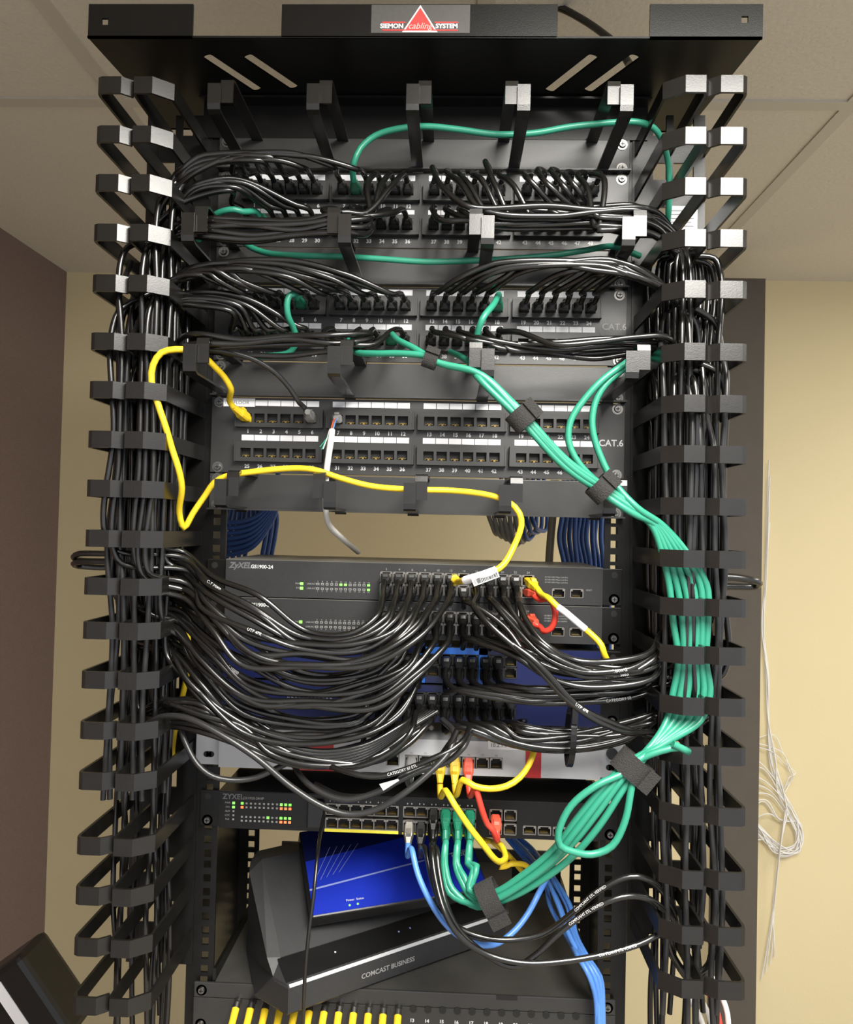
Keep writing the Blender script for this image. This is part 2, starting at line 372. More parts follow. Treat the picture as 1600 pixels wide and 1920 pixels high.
# sticker
st = MB(); P = lambda x, y: px(x, y, -0.1212)
def quadp(mb, a, b, y0, mi, t=0.0003):
    A = px(*a, y0); B = px(*b, y0); mb.box(A.x, B.x, y0 - t, y0, B.z, A.z, mi)
A = P(697, 10); B = P(881, 61); A.z = min(A.z, px(800, 10, -0.12).z)
st.box(A.x, B.x, -0.1209, -0.1206, tz + 0.004, zt - 0.0012, 0)
tri = [P(788, 8.5), P(754, 58), P(821, 58)]; base = (tri[1].z + tri[2].z) / 2; cxm = (tri[1].x + tri[2].x) / 2; top = zt - 0.0015; hw = (tri[2].x - tri[1].x) / 2
base = tz + 0.0045
def tripoly(s_, y, mi): 
    c = base + (top - base) * 0.36
    pts = [(cxm, c + (top - c) * s_), (cxm - hw * s_, c + (base - c) * s_), (cxm + hw * s_, c + (base - c) * s_)]
    st.add([Vector((a, y, b)) for a, b in pts], [(0, 1, 2)], mi)
tripoly(1.0, -0.1212, 1); tripoly(0.84, -0.1213, 2)
zl = base + (top - base) * 0.22
text(st, 'SIEMON', 0.0066, ((P(735, 47).x), -0.1213, zl), 1, bold=0.0003); text(st, 'SYSTEM', 0.0066, (P(838, 47).x, -0.1213, zl), 1, bold=0.0003)
text(st, 'cabling', 0.0090, (cxm, -0.12145, zl), 3, italic=0.3)
for (a, b) in ((717, 760), (815, 859)):
    for dz in (0.0040, -0.0040): st.box(P(a, 47).x, P(b, 47).x, -0.1213, -0.1211, zl + dz - 0.0006, zl + dz + 0.0006, 2)
st.build('logo_sticker', ['sticker_gray', 'print_white', 'sticker_red', 'sticker_pink'], tray, label='grey sticker with red triangle and white lettering')

# ---------------------------------------------------------------- vertical cable managers
LY = [160, 252, 343, 436, 531, 640, 731, 824, 916, 1010, 1100, 1183, 1276, 1371, 1466, 1588, 1682, 1778, 1888]
RY = [158, 255, 350, 447, 543, 660, 757, 852, 950, 1049, 1140, 1230, 1326, 1418, 1531, 1651, 1755, 1856]
FY = -0.127
def linfit(a, b):
    k = (b.x - a.x) / (b.z - a.z); return lambda z: a.x + k * (z - a.z)
LX = linfit(px(181, 252, FY), px(141, 1682, FY)); RX = linfit(px(1402, 255, FY), px(1398, 1755, FY))
LW = 0.0735; RW = 0.079
TH = 0.0028; FH = 0.0172
def manager(side):
    X = LX if side < 0 else RX; ys = LY if side < 0 else RY; W = LW if side < 0 else RW
    word = 'left' if side < 0 else 'right'
    t = thing('vertical_cable_manager', 'black finger duct running down the %s side of the rack' % word, 'cable manager', (X(ZC), 0.0, 0.2))
    zs = [px(210 if side < 0 else 1340, y, FY).z for y in ys]
    # backbone: ladder of rails and rungs
    mb = MB(); zt_, zb_ = zs[0] + 0.04, zs[-1] - 0.03
    def bx(u0, u1, y0, y1, za, zb2):
        f = lambda z, u: X(z) - side * u
        vs = [Vector((f(z, u), y, z)) for z in (za, zb2) for y in (y0, y1) for u in (u0, u1)]
        mb.add(vs, [(0, 2, 3, 1), (4, 5, 7, 6), (0, 1, 5, 4), (2, 6, 7, 3), (0, 4, 6, 2), (1, 3, 7, 5)])
    bx(-0.001, 0.012, 0.000, 0.004, zb_, zt_); bx(W - 0.020, W + 0.004, 0.000, 0.004, zb_, zt_)
    bx(W / 2 - 0.004, W / 2 + 0.004, 0.000, 0.004, zb_, zt_)
    allz = zs
    for i, z in enumerate(allz): bx(0.0, W, 0.0005, 0.0035, z - 0.016, z + 0.016)
    xi = side * 0.2545
    mb.add([Vector((x_, y_, z_)) for z_ in (zb_, zt_) for y_ in (0.0005, 0.0035) for x_ in (xi, X(z_) - side * (W - 0.012))], [(0, 2, 3, 1), (4, 5, 7, 6), (0, 1, 5, 4), (2, 6, 7, 3), (0, 4, 6, 2), (1, 3, 7, 5)])
    mb.build('backbone', 'black_paint', t)
    for i, z in enumerate(zs):
        x0 = X(z); P_ = lambda u, y: Vector((x0 - side * u, y, z)); wv = Vector((0, 0, FH))
        o_ = MB().strap([P_(0.0, 0.0), P_(0.0, FY + 0.007), P_(0.0012, FY + 0.002), P_(0.005, FY), P_(W * 0.33, FY), P_(W * 0.465, FY + 0.0075)], wv, TH)
        o_.strap([P_(W * 0.50, 0.0), P_(W * 0.50, FY + 0.016)], wv, TH)
        o_.build('finger', 'black_plate', t)
        # inner finger: front bar, slanted corner and arm back to the rack
        n_ = MB().strap([P_(W * 0.50, FY + 0.016), P_(W * 0.505, FY + 0.004), P_(W * 0.53, FY), P_(W * 0.77, FY), P_(W * 1.0, FY + 0.0128), P_(W * 1.0, 0.0)], wv, TH)
        n_.build('finger', 'black_plate', t)
    return zs
zL = manager(-1); zR = manager(1)

# ---------------------------------------------------------------- horizontal cable managers with rings
def ring_mb(x, ztop, zbot, depth, mirror=1):
    wv = Vector((0.013, 0, 0)); mb = MB(); f = -depth; a = x - 0.0055 * mirror; b = x + 0.0065 * mirror; zm = (ztop + zbot) / 2
    mb.strap([(a, -0.001, zbot - 0.004), (a, -0.004, zbot), (a, f + 0.006, zbot), (a, f + 0.001, zbot + 0.002), (a, f, zbot + 0.007), (a, f, zm + 0.010)], wv, 0.0025)
    mb.strap([(b, -0.001, ztop + 0.004), (b, -0.004, ztop), (b, f + 0.010, ztop), (b, f + 0.005, ztop - 0.002), (b, f + 0.004, ztop - 0.007), (b, f + 0.004, zm - 0.008)], wv, 0.0025)
    return mb
def h_manager(label, y0, y1, rings, depth, screws, mir):
    z1, z0 = zc(y0), zc(y1); t = thing('horizontal_cable_manager', label, 'cable manager', (0, 0, z0))
    mb = MB(); mb.bevel_box(-0.2415, 0.2415, -0.003, 0.0, z0 + 0.0006, z1 - 0.0006, 0.0005); mb.box(-0.2415, 0.2415, -0.012, -0.001, z0 + 0.0006, z0 + 0.0024)
    mb.build('face_plate', 'panel_face', t)
    for i, rx in enumerate(rings):
        ring_mb(rx, z1 - 0.003, z0 + 0.003, depth, mir[i]).build('cable_ring', 'black_plate', t)
    for sx in (-1, 1):
        for zz in (z1 - 0.0065, z0 + 0.0065): screw(t, sx * 0.2325, zz)
    return t, z0, z1
rx5 = [px(x, 200, FY).x for x in (411, 597, 784, 972, 1165)]
h_manager('black ring panel directly under the overhead tray with five rings', 262, 326, rx5, 0.127, 2, (1, 1, 1, -1, -1))
rx4 = [px(x, 410, FY).x for x in (363, 637, 905, 1190)]
h_manager('black ring panel between the two patch panels full of cables', 468, 540, rx4, 0.127, 2, (1, -1, -1, 1))
rx4c = [px(x, 660, FY).x for x in (366, 637, 905, 1197)]
h_manager('black ring panel just above the nearly empty patch panel', 683, 751, rx4c, 0.127, 2, (1, 1, -1, 1))
rx5d = [px(x, 920, -0.10).x for x in (415, 604, 777, 960, 1160)]
h_manager('black ring panel below the nearly empty patch panel with yellow cord through it', 895, 965, rx5d, 0.085, 2, (1, -1, 1, 1, 1))

# ---------------------------------------------------------------- patch panels
GX = [0.1065 * (g - 1.5) for g in range(4)]
PX = [GX[g] + 0.0152 * (k - 2.5) for g in range(4) for k in range(6)]
def port_meshes():
    # keystone opening: walls, back and gold contacts; origin at the centre of the opening on the panel face
    mb = MB(); w2, h2, d = 0.0060, 0.0052, 0.0075
    mb.box(-w2, w2, -0.0004, 0.0, -h2, h2, 0)
    for k in range(8): mb.box(-0.0042 + 0.0011 * k, -0.0042 + 0.0011 * k + 0.0006, -0.0055, -0.0004, -h2 + 0.001 + 0.0004 * (k % 3), -h2 + 0.0022 + 0.0004 * (k % 3), 1)
    mb.box(-0.0012, 0.0012, -0.0062, -0.0004, -h2, -h2 + 0.0024, 1)
    return mb.mesh('port', ['cavity', 'gold'], Vector((0, 0, 0)))
PORT = port_meshes()
def patch_panel(label, y0, y1, empty=False):
    z1, z0 = zc(y0), zc(y1); H = z1 - z0; t = thing('network_patch_panel', label, 'patch panel', (0, 0, z0)); k = H / 0.0889
    fpl = MB().bevel_box(-0.2415, 0.2415, -0.003, 0.0, z0 + 0.0004, z1 - 0.0004, 0.0005)
    rows = (z1 - 0.0243 * k, z1 - 0.0643 * k); lab = (z1 - 0.0068 * k, z1 - 0.0474 * k); num = (z1 - 0.0400 * k, z1 - 0.0810 * k); Y0 = -0.003
    nm = MB()
    for r in range(2):
        for g in range(4):
            x0, x1 = GX[g] - 0.0505, GX[g] + 0.0505; zt2, zb2 = rows[r] + 0.0098 + 0.0020 * r, rows[r] - 0.0115; th = 0.0085
            mb = MB(); cz = rows[r] - 0.0012
            mb.box(x0, x1, Y0 - th, Y0, cz + 0.0052, zt2); mb.box(x0, x1, Y0 - th, Y0, zb2, cz - 0.0052); xs = [x0]
            for kx in range(6):
                c = GX[g] + 0.0152 * (kx - 2.5); xs += [c - 0.0060, c + 0.0060]
            xs.append(x1)
            for q in range(0, len(xs), 2): mb.box(xs[q], xs[q + 1], Y0 - th, Y0, cz - 0.0052, cz + 0.0052)
            mb.box(x0 - 0.0008, x0 + 0.001, Y0 - th - 0.0008, Y0, zb2, zt2); mb.box(x1 - 0.001, x1 + 0.0008, Y0 - th - 0.0008, Y0, zb2, zt2)
            blk = mb.build('port_block', 'port_plastic', t)
            for kx in range(6): place_part(PORT, 'port', blk, (GX[g] + 0.0152 * (kx - 2.5), Y0, cz))
            ls = MB()
            for kx in range(6):
                c = GX[g] + 0.0152 * (kx - 2.5)
                if not (empty and r == 0 and g == 0 and kx == 0): ls.box(c - 0.0072, c + 0.0072, Y0 - 0.0004, Y0, lab[r] - 0.0033, lab[r] + 0.0033)
                text(nm, str(r * 24 + g * 6 + kx + 1), 0.0062, (c, Y0 - 0.0003, num[r]), bold=0.0002)
            ls.build('label_strip', 'paper', t)
    fpl.merge(nm, 1).build('face_plate', ['panel_face', 'print_white'], t)
    for sx in (-1, 1):
        for zz in (z1 - 0.0065, z0 + 0.0065): screw(t, sx * 0.2325, zz, -0.0035)
    return t, [rows[0] - 0.0012, rows[1] - 0.0012], lab
pp1, P1R, _ = patch_panel('upper black 48 port patch panel full of black cables below the top ring panel', 326, 468)
pp2, P2R, l2 = patch_panel('middle black 48 port patch panel marked CAT.6, hidden by arching black cables', 540, 682)
pp3, P3R, l3 = patch_panel('black 48 port patch panel marked CAT.6 with nearly all ports open', 751, 894, True)
for t, y, x in ((pp2, 615, 1151), (pp3, 832, 1145)):
    mb = MB(); p = px(x, y, 0); text(mb, 'CAT.6', 0.0105, (p.x, -0.0034, p.z), bold=0.0002); mb.build('cat_marking', 'print_gray' if t is pp2 else 'print_white', t)
mb = MB(); p = px(447, 752, 0); mb.box(p.x - 0.0165, PX[0] + 0.0074, -0.0036, -0.003, l3[0] - 0.0045, l3[0] + 0.0052, 0)
text(mb, 'T FLOOR', 0.0072, (PX[0] + 0.0066, -0.0038, l3[0]), 1, align='LEFT') if False else text(mb, '1ST FLOOR', 0.0058, (p.x - 0.0005, -0.0038, l3[0]), 1)
mb.build('floor_label', ['paper', 'gray_ink'], pp3)

# ---------------------------------------------------------------- switches and other rack gear
def jack_mesh(name, w_, h_, frame_m, led=False):
    mb = MB(); w2, h2 = w_ / 2, h_ / 2; t = 0.0009; d = 0.011
    mb.box(-w2, w2, -0.0006, d, h2 - t, h2, 0); mb.box(-w2, w2, -0.0006, d, -h2, -h2 + t, 0); mb.box(-w2, -w2 + t, -0.0006, d, -h2, h2, 0); mb.box(w2 - t, w2, -0.0006, d, -h2, h2, 0)
    mb.box(-w2, w2, d - 0.001, d, -h2, h2, 1)
    mb.box(-w2, -w2 + 0.0028, -0.0005, 0.001, h2 - 0.0028, h2, 0); mb.box(w2 - 0.0028, w2, -0.0005, 0.001, h2 - 0.0028, h2, 0)
    for k in range(8): mb.box(-0.0042 + 0.0011 * k, -0.0042 + 0.0011 * k + 0.0006, 0.003, d, -h2 + 0.0018, -h2 + 0.0025, 2)
    return mb.mesh(name, [frame_m, 'cavity', 'gold'], Vector((0, 0, 0)))
JACK = jack_mesh('port', 0.0145, 0.0128, 'shield'); JACKB = jack_mesh('port', 0.0145, 0.0128, 'port_plastic'); SFP = jack_mesh('module_slot', 0.0150, 0.0105, 'shield')
def body(t, x0, x1, y0, y1, z0, z1, windows, m, name='chassis', lid=None):
    """chassis with rectangular recesses in its front face"""
    mb = MB(); dp = 0.0125; xs = sorted({x0, x1, *[w_[0] for w_ in windows], *[w_[1] for w_ in windows]})
    for a, b in zip(xs, xs[1:]):
        ws = sorted([(w_[2], w_[3]) for w_ in windows if w_[0] <= a + 1e-6 and w_[1] >= b - 1e-6]); z = z0
        for (wa, wb) in ws: mb.box(a, b, y0, y0 + dp, z, wa); z = wb
        mb.box(a, b, y0, y0 + dp, z, z1)
    mb.box(x0, x1, y0 + dp, y1, z0, z1, 1 if lid else 0)
    if lid: mb.box(x0, x1, y0 + 0.0008, y1, z1, z1 + 0.0006, 1)
    return mb, [m, lid or m], name, t
def finish(b, pm, pms):
    mb, ms, name, t = b; mb.merge(pm, 2); return mb.build(name, ms + pms, t)
def ears(t, z0, z1, m, y=-0.003):
    for sx in (-1, 1):
        a, b = sorted((sx * 0.2185, sx * 0.2415)); mb = MB(); mb.bevel_box(a, b, y, y + 0.0025, z0 + 0.001, z1 - 0.001, 0.0006)
        a, b = sorted((sx * 0.2165, sx * 0.2185)); mb.box(a, b, y, 0.05, z0 + 0.001, z1 - 0.001)
        mb.cyl((sx * 0.2325, y - 0.0001, z1 - 0.008), (0, -1, 0), 0.0038, 0.0002, 12, 1)
        e = mb.build('mounting_ear', [m, 'cavity'], t); screw(t, sx * 0.2325, z0 + 0.008, y)
ZX = [px(724 + 24.3 * c, 1085, -0.01).x for c in range(12)]
def zyxel(label, yt, yb, lit, pwr):
    z1, z0 = zc(yt), zc(yb); t = thing('network_switch', label, 'network switch', (0, 0, z0)); Y0 = -0.006
    r1, r2 = z1 - 0.0165, z1 - 0.0300; sx = [px(1046, 1115, 0).x, px(1080, 1117, 0).x]
    wins = [(ZX[0] - 0.0075, ZX[5] + 0.0075, r2 - 0.0066, r1 + 0.0066), (ZX[6] - 0.0075, ZX[11] + 0.0075, r2 - 0.0066, r1 + 0.0066)] + [(x - 0.0076, x + 0.0076, r2 - 0.0055, r2 + 0.0055) for x in sx]
    bd = body(t, -0.2185, 0.2185, Y0, 0.14, z0 + 0.0008, z1 - 0.0008, wins, 'switch_face', lid='switch_lid'); ears(t, z0, z1, 'black_paint')
    for c in range(12):
        for r in (r1, r2): place_part(JACK, 'port', t, (ZX[c], Y0, r))
    for x in sx: place_part(SFP, 'module_slot', t, (x, Y0, r2))
    mb = MB(); xl = px(433, 1054, 0).x
    text(mb, 'ZyXEL', 0.0092, (xl, Y0 - 0.0003, z1 - 0.0075), 0, align='LEFT', italic=0.25, bold=0.0004); text(mb, 'GS1900-24', 0.0058, (xl + 0.0255, Y0 - 0.0003, z1 - 0.0085), 1, align='LEFT', bold=0.00015)
    lx = [px(598 + 8.6 * k, 1094, 0).x for k in range(12)]; la, lb = z1 - 0.0268, z1 - 0.0320
    for k in range(12):
        for zz in (la, lb):
            mb.box(lx[k] - 0.0016, lx[k] + 0.0016, Y0 - 0.0003, Y0, zz - 0.0012, zz + 0.0012, 2); mb.box(lx[k] - 0.0010, lx[k] + 0.0010, Y0 - 0.0004, Y0, zz - 0.0006, zz + 0.0006, 3)
        text(mb, str(2 * k + 2), 0.0026, (lx[k], Y0 - 0.0003, la + 0.0028), 2); text(mb, str(2 * k + 1), 0.0026, (lx[k], Y0 - 0.0003, lb - 0.0028), 2)
        text(mb, str(2 * k + 2), 0.0036, (ZX[k], Y0 - 0.0003, r1 + 0.0088), 2)
    for zz, s in ((la, 'PWR'), (lb, 'SYS')): text(mb, s, 0.0028, (px(561, 1090, 0).x, Y0 - 0.0003, zz), 2)
    for zz in (la, lb): text(mb, 'LNK/ACT', 0.0028, (px(587, 1090, 0).x, Y0 - 0.0003, zz), 2)
    text(mb, 'RESET', 0.0026, (px(1103, 1112, 0).x, Y0 - 0.0003, r2 + 0.004), 2)
    for q in range(3): text(mb, '10/100/1000 Mbps Link/Act', 0.0024, (px(1042, 1082, 0).x, Y0 - 0.0003, z1 - 0.012 - 0.003 * q), 2)
    finish(bd, mb, ['print_dark', 'print_white', 'print_gray', 'switch_face'])
    for (k, zz) in lit: MB().box(lx[k] - 0.0016, lx[k] + 0.0016, Y0 - 0.0006, Y0, (la, lb)[zz] - 0.0012, (la, lb)[zz] + 0.0012).build('indicator_light', 'led_green', t)
    for zz in pwr:
        x = px(568, 1092, 0).x; z_ = (la, lb)[zz]; MB().box(x - 0.0018, x + 0.0018, Y0 - 0.0006, Y0, z_ - 0.0016, z_ + 0.0016).build('indicator_light', 'led_green', t)
    return r1, r2, Y0
Z1R = zyxel('grey network switch directly below the open gap, its lid in view', 1056, 1127, [(5, 0), (6, 0), (11, 0), (11, 1)], (0, 1))
Z2R = zyxel('grey network switch tucked right beneath its twin, lettering half hidden by cables', 1127.5, 1199, [], (0,))
# blue switches
def blue_switch(label, yt, yb, bright):
    z1, z0 = zc(yt), zc(yb); t = thing('network_switch', label, 'network switch', (0, 0, z0)); Y0 = -0.006
    r1, r2 = z1 - 0.0150, z1 - 0.0285; NX = [px(691 + 24.3 * c, 1250, -0.01).x for c in range(12)]
    wins = [(NX[0] - 0.0075, NX[11] + 0.0075, r2 - 0.0066, r1 + 0.0066)]
    bd = body(t, -0.2185, 0.2185, Y0, 0.20, z0 + 0.0008, z1 - 0.0008, wins, 'blue_face', lid='black_paint'); ears(t, z0, z1, 'black_paint')
    for c in range(12):
        for r in (r1, r2): place_part(JACKB, 'port', t, (NX[c], Y0, r))
    if bright:
        a, b = px(782, 1240, 0).x, px(914, 1240, 0).x; m_ = MB()
        m_.box(a, b, Y0 - 0.0016, Y0, r1 + 0.0066, z1 - 0.001); m_.box(a, a + 0.010, Y0 - 0.0016, Y0, z0 + 0.001, z1 - 0.001); m_.box(b - 0.010, b, Y0 - 0.0016, Y0, z0 + 0.001, z1 - 0.001)
        finish(bd, MB(), []); m_.build('bright_frame', 'blue_frame', t, label='bright blue frame around the ports')
    else:
        mb = MB(); xs = [px(543 + 7.2 * k, 1295, 0).x for k in range(12)]; za, zb3 = z1 - 0.0115, z1 - 0.0225
        for k in range(12):
            mb.box(xs[k] - 0.0006, xs[k] + 0.0006, Y0 - 0.0003, Y0, za - 0.001, za + 0.001, 0); text(mb, str(13 + k), 0.0028, (xs[k], Y0 - 0.0003, zb3 + 0.0030), 0); mb.box(xs[k] - 0.0011, xs[k] + 0.0011, Y0 - 0.0003, Y0, zb3 - 0.0008, zb3 + 0.0008, 0)
        text(mb, 'Link/ACT', 0.0030, (px(634, 1310, 0).x, Y0 - 0.0003, zb3), 0); text(mb, 'Speed', 0.0030, (px(632, 1310, 0).x, Y0 - 0.0003, zb3 - 0.005), 0); finish(bd, mb, ['print_white'])
        for x, z_, m_ in ((px(529, 1315, 0).x, zb3 - 0.002, 'led_green'), (px(606, 1315, 0).x, zb3 - 0.0005, 'led_amber'), (px(612, 1315, 0).x, zb3 - 0.0045, 'led_red')):
            MB().box(x - 0.0018, x + 0.0018, Y0 - 0.0006, Y0, z_ - 0.0016, z_ + 0.0016).build('indicator_light', m_, t)
    return r1, r2, Y0, NX
B1R = blue_switch('dark switch with a bright blue frame around some of its ports', 1209, 1279, True)
B2R = blue_switch('dark navy switch below the one with the bright blue frame', 1281, 1352, False)
NX = B1R[3]
# silver firewall
z1, z0 = zc(1379), zc(1446); fw = thing('firewall_appliance', 'silver and red rack firewall below the blue switches', 'firewall', (0, 0, z0)); Y0 = -0.012
FX = [px(x, 1418, -0.012).x for x in (772, 798, 825, 852, 879, 905, 931)]; fz = z1 - 0.0255
mg = px(737, 1417, -0.012).x
wins = [(FX[0] - 0.0075, FX[-1] + 0.0075, fz - 0.0066, fz + 0.0066), (mg - 0.0075, mg + 0.0075, fz - 0.0066, fz + 0.0066)]
bd = body(fw, -0.2185, 0.2185, Y0, 0.28, z0 + 0.001, z1 - 0.001, wins, 'silver_paint')
for x in FX: place_part(JACK, 'port', fw, (x, Y0, fz))
place_part(JACK, 'port', fw, (mg, Y0, fz))
for sx in (-1, 1):
    a, b = sorted((sx * 0.2185, sx * 0.2480)); mb = MB().bevel_box(a, b, -0.0045, -0.002, z0 + 0.001, z1 - 0.001, 0.001)
    xx = sx * 0.2325
    mb.cyl((xx - 0.003, -0.0044, z0 + 0.013), (0, -1, 0), 0.0034, 0.0003, 12, 1); mb.cyl((xx + 0.003, -0.0044, z0 + 0.013), (0, -1, 0), 0.0034, 0.0003, 12, 1); mb.box(xx - 0.003, xx + 0.003, -0.0047, -0.0044, z0 + 0.0096, z0 + 0.0164, 1)
    mb.build('mounting_ear', ['silver_paint', 'cavity'], fw)
MB().cyl((0.2325, -0.0045, z1 - 0.012), (0, -1, 0), 0.0065, 0.004, 16).build('thumb_screw', 'black_plastic', fw)
a, b = px(556, 1400, Y0).x, px(626, 1400, Y0).x; mb = MB().box(a, b, Y0 - 0.0012, Y0, z0 + 0.001, z1 - 0.001)
for k in range(14): mb.box(a + 0.026 + 0.0012 * k + 0.0003, a + 0.026 + 0.0012 * k + 0.0007, Y0 - 0.0020, Y0, z0 + 0.001, z1 - 0.016)
mb.build('red_grille', 'firewall_red', fw, label='red block with ribs')
text_mb = MB(); text(text_mb, 'V', 0.010, ((a + b) / 2 - 0.004, Y0 - 0.0018, z1 - 0.009), bold=0.0003); text(text_mb, '/', 0.010, ((a + b) / 2 - 0.010, Y0 - 0.0018, z1 - 0.009)); text_mb.build('logo_print', 'print_white', fw)
a, b = px(986, 1425, Y0).x, px(1015, 1425, Y0).x; MB().box(a, b, Y0 - 0.0012, Y0, z0 + 0.001, z1 - 0.001).build('red_band', 'firewall_red', fw, label='dark red upright band')
mb = MB(); p = px(942, 1397, Y0); mb.box(p.x - 0.016, p.x + 0.022, Y0 - 0.0004, Y0, p.z - 0.005, p.z + 0.005, 0); text(mb, '10.2.1.1', 0.0062, (p.x - 0.004, Y0 - 0.0006, p.z - 0.0005), 1)
mb.build('address_label', ['paper', 'ink'], fw, label='white address label')
mb = MB(); p = px(692, 1408, Y0); mb.box(p.x - 0.0022, p.x + 0.0022, Y0 - 0.0006, Y0, p.z - 0.0062, p.z + 0.0062); mb.build('usb_port', 'blue_frame', fw, label='blue usb socket')
MB().box(px(646, 1406, Y0).x - 0.0016, px(646, 1406, Y0).x + 0.0016, Y0 - 0.0006, Y0, px(646, 1408, Y0).z - 0.001, px(646, 1408, Y0).z + 0.001).build('indicator_light', 'led_green', fw)
mb = MB()
for k, x in enumerate(FX): text(mb, 'P%d' % (k + 2), 0.0032, (x, Y0 - 0.0003, fz + 0.0086))
finish(bd, mb, ['gray_ink'])
MB().box(-0.2215, 0.2215, 0.075, 0.078, zc(1491), zc(1447)).build('dark_plate', 'black_paint', label='added black sheet darkening the gap between silver firewall and lower black switch', cat='plate')  # sheet added to black out the open gap; no actual plate there
# lower switch
z1, z0 = zc(1492), zc(1563); ls = thing('network_switch', 'black switch with red and green lights and a yellow strip under its ports', 'network switch', (0, 0, z0)); Y0 = -0.006
LXs = [px(623 + 22.6 * k, 1512, Y0).x for k in range(6)] + [px(768 + 22.6 * k, 1530, Y0).x for k in range(6)]; LXs += [px(x, 1540, Y0).x for x in (930, 957)]
l1, l2_ = z1 - 0.0165, z1 - 0.0325
wins = [(LXs[0] - 0.0072, LXs[5] + 0.0072, l2_ - 0.0064, l1 + 0.0064), (LXs[6] - 0.0072, LXs[11] + 0.0072, l2_ - 0.0064, l1 + 0.0064), (LXs[12] - 0.0074, LXs[13] + 0.0074, l2_ - 0.0064, l1 + 0.0064)]
sf = [px(x, 1562, Y0).x for x in (993, 1021, 1049)]; wins += [(x - 0.0076, x + 0.0076, l2_ - 0.0055, l2_ + 0.0055) for x in sf]
bd = body(ls, -0.2185, 0.2185, Y0, 0.25, z0 + 0.0008, z1 - 0.0008, wins, 'black_paint', lid='black_plate'); ears(ls, z0, z1, 'black_paint')
for x in LXs:
    for r in (l1, l2_): place_part(JACK, 'port', ls, (x, Y0, r))
for x in sf: place_part(SFP, 'module_slot', ls, (x, Y0, l2_))
MB().box(LXs[0] - 0.008, LXs[5] + 0.0075, Y0 - 0.0008, Y0, z0 + 0.0012, z0 + 0.0046).box(LXs[6] - 0.008, LXs[11] + 0.0075, Y0 - 0.0008, Y0, z0 + 0.0012, z0 + 0.0034).build('yellow_strip', 'yellow_paint', ls, label='yellow strip under the ports')
MB().bevel_box(px(575, 1520, -0.012).x, px(606, 1520, -0.012).x, Y0 - 0.006, Y0, z0 + 0.006, z1 - 0.006, 0.002).build('end_cap', 'black_plastic', ls)
mb = MB(); xl = px(421, 1484, 0).x; text(mb, 'ZYXEL', 0.0085, (xl, Y0 - 0.0003, z1 - 0.0065), 0, align='LEFT', bold=0.0002); text(mb, 'GS1920-24HP', 0.0042, (xl + 0.024, Y0 - 0.0003, z1 - 0.0075), 1, align='LEFT')
lr = [z1 - 0.0135, z1 - 0.0180, z1 - 0.0290, z1 - 0.0335]; lxs = [px(457 + 8.1 * k, 1510, 0).x for k in range(12)]; lx0 = px(441, 1510, 0).x
for r_ in lr:
    for k in range(12): mb.box(lxs[k] - 0.0011, lxs[k] + 0.0011, Y0 - 0.0003, Y0, r_ - 0.001, r_ + 0.001, 2)
for k, s_ in enumerate(('PWR', 'SYS', 'ALM', 'LOC', 'PoE')): text(mb, s_, 0.003, (px(430, 1510, 0).x, Y0 - 0.0003, z1 - 0.0135 - 0.0047 * k), 2); mb.box(lx0 - 0.0010, lx0 + 0.0010, Y0 - 0.0003, Y0, z1 - 0.0145 - 0.0047 * k, z1 - 0.0125 - 0.0047 * k, 2)
for k in range(12):
    x = LXs[k]; mb.box(x - 0.003, x - 0.0018, Y0 - 0.0003, Y0, l1 + 0.0085, l1 + 0.010, 2); mb.box(x + 0.0018, x + 0.003, Y0 - 0.0003, Y0, l1 + 0.0085, l1 + 0.010, 2)
finish(bd, mb, ['print_dark', 'print_gray', 'print_gray'])
def led(x, z_, m_): MB().box(x - 0.0015, x + 0.0015, Y0 - 0.0007, Y0, z_ - 0.0013, z_ + 0.0013).build('indicator_light', m_, ls)
for k in (0, 9, 10, 11): led(lxs[k], lr[0], 'led_green'); led(lxs[k], lr[1], 'led_red')
for k in (6, 9, 10, 11): led(lxs[k], lr[2], 'led_green')
for k in (9, 10, 11): led(lxs[k], lr[3], 'led_red')
led(lx0, z1 - 0.0135, 'led_green'); led(lx0, z1 - 0.0182, 'led_green')
LZ = (l1, l2_, Y0)

# ---------------------------------------------------------------- shelf, gateway, router, fibre panel
SZ = zc(1858, -0.003)
shelf = thing('rack_shelf', 'dusty black vented shelf under the gateway at the bottom of the rack', 'shelf', (0, 0, SZ))
MB().box(-0.218, 0.218, -0.003, 0.34, SZ - 0.003, SZ).box(-0.218, 0.218, 0.336, 0.34, SZ, SZ + 0.02).build('shelf_plate', 'dusty_black', shelf)
mb = MB().bevel_box(-0.2415, 0.2415, -0.006, -0.003, SZ - 0.016, SZ + 0.001, 0.0012); x = px(950, 1862, 0).x; mb.box(x - 0.012, x + 0.012, -0.0064, -0.0058, SZ - 0.004, SZ + 0.0012, 1)
mb.build('front_flange', ['panel_face', 'cavity'], shelf)
for sx in (-1, 1):
    a, b = sorted((sx * 0.218, sx * 0.2215)); MB().add([(a, -0.003, SZ - 0.01), (a, 0.34, SZ), (a, 0.30, SZ + 0.008), (a, 0.0, SZ + 0.014), (b, -0.003, SZ - 0.01), (b, 0.34, SZ), (b, 0.30, SZ + 0.008), (b, 0.0, SZ + 0.014)],
        [(0, 1, 2, 3), (7, 6, 5, 4), (0, 4, 5, 1), (1, 5, 6, 2), (2, 6, 7, 3), (3, 7, 4, 0)]).build('side_flange', 'black_paint', shelf)
    screw(shelf, sx * 0.2325, SZ - 0.008, -0.006)
MB().box(px(960, 1650, 0.24).x, 0.215, 0.24, 0.244, px(1000, 1712, 0.24).z, px(1000, 1626, 0.24).z).build('dark_plate', 'black_paint', label='black blanking plate behind the green cables at the back of the rack', cat='plate')

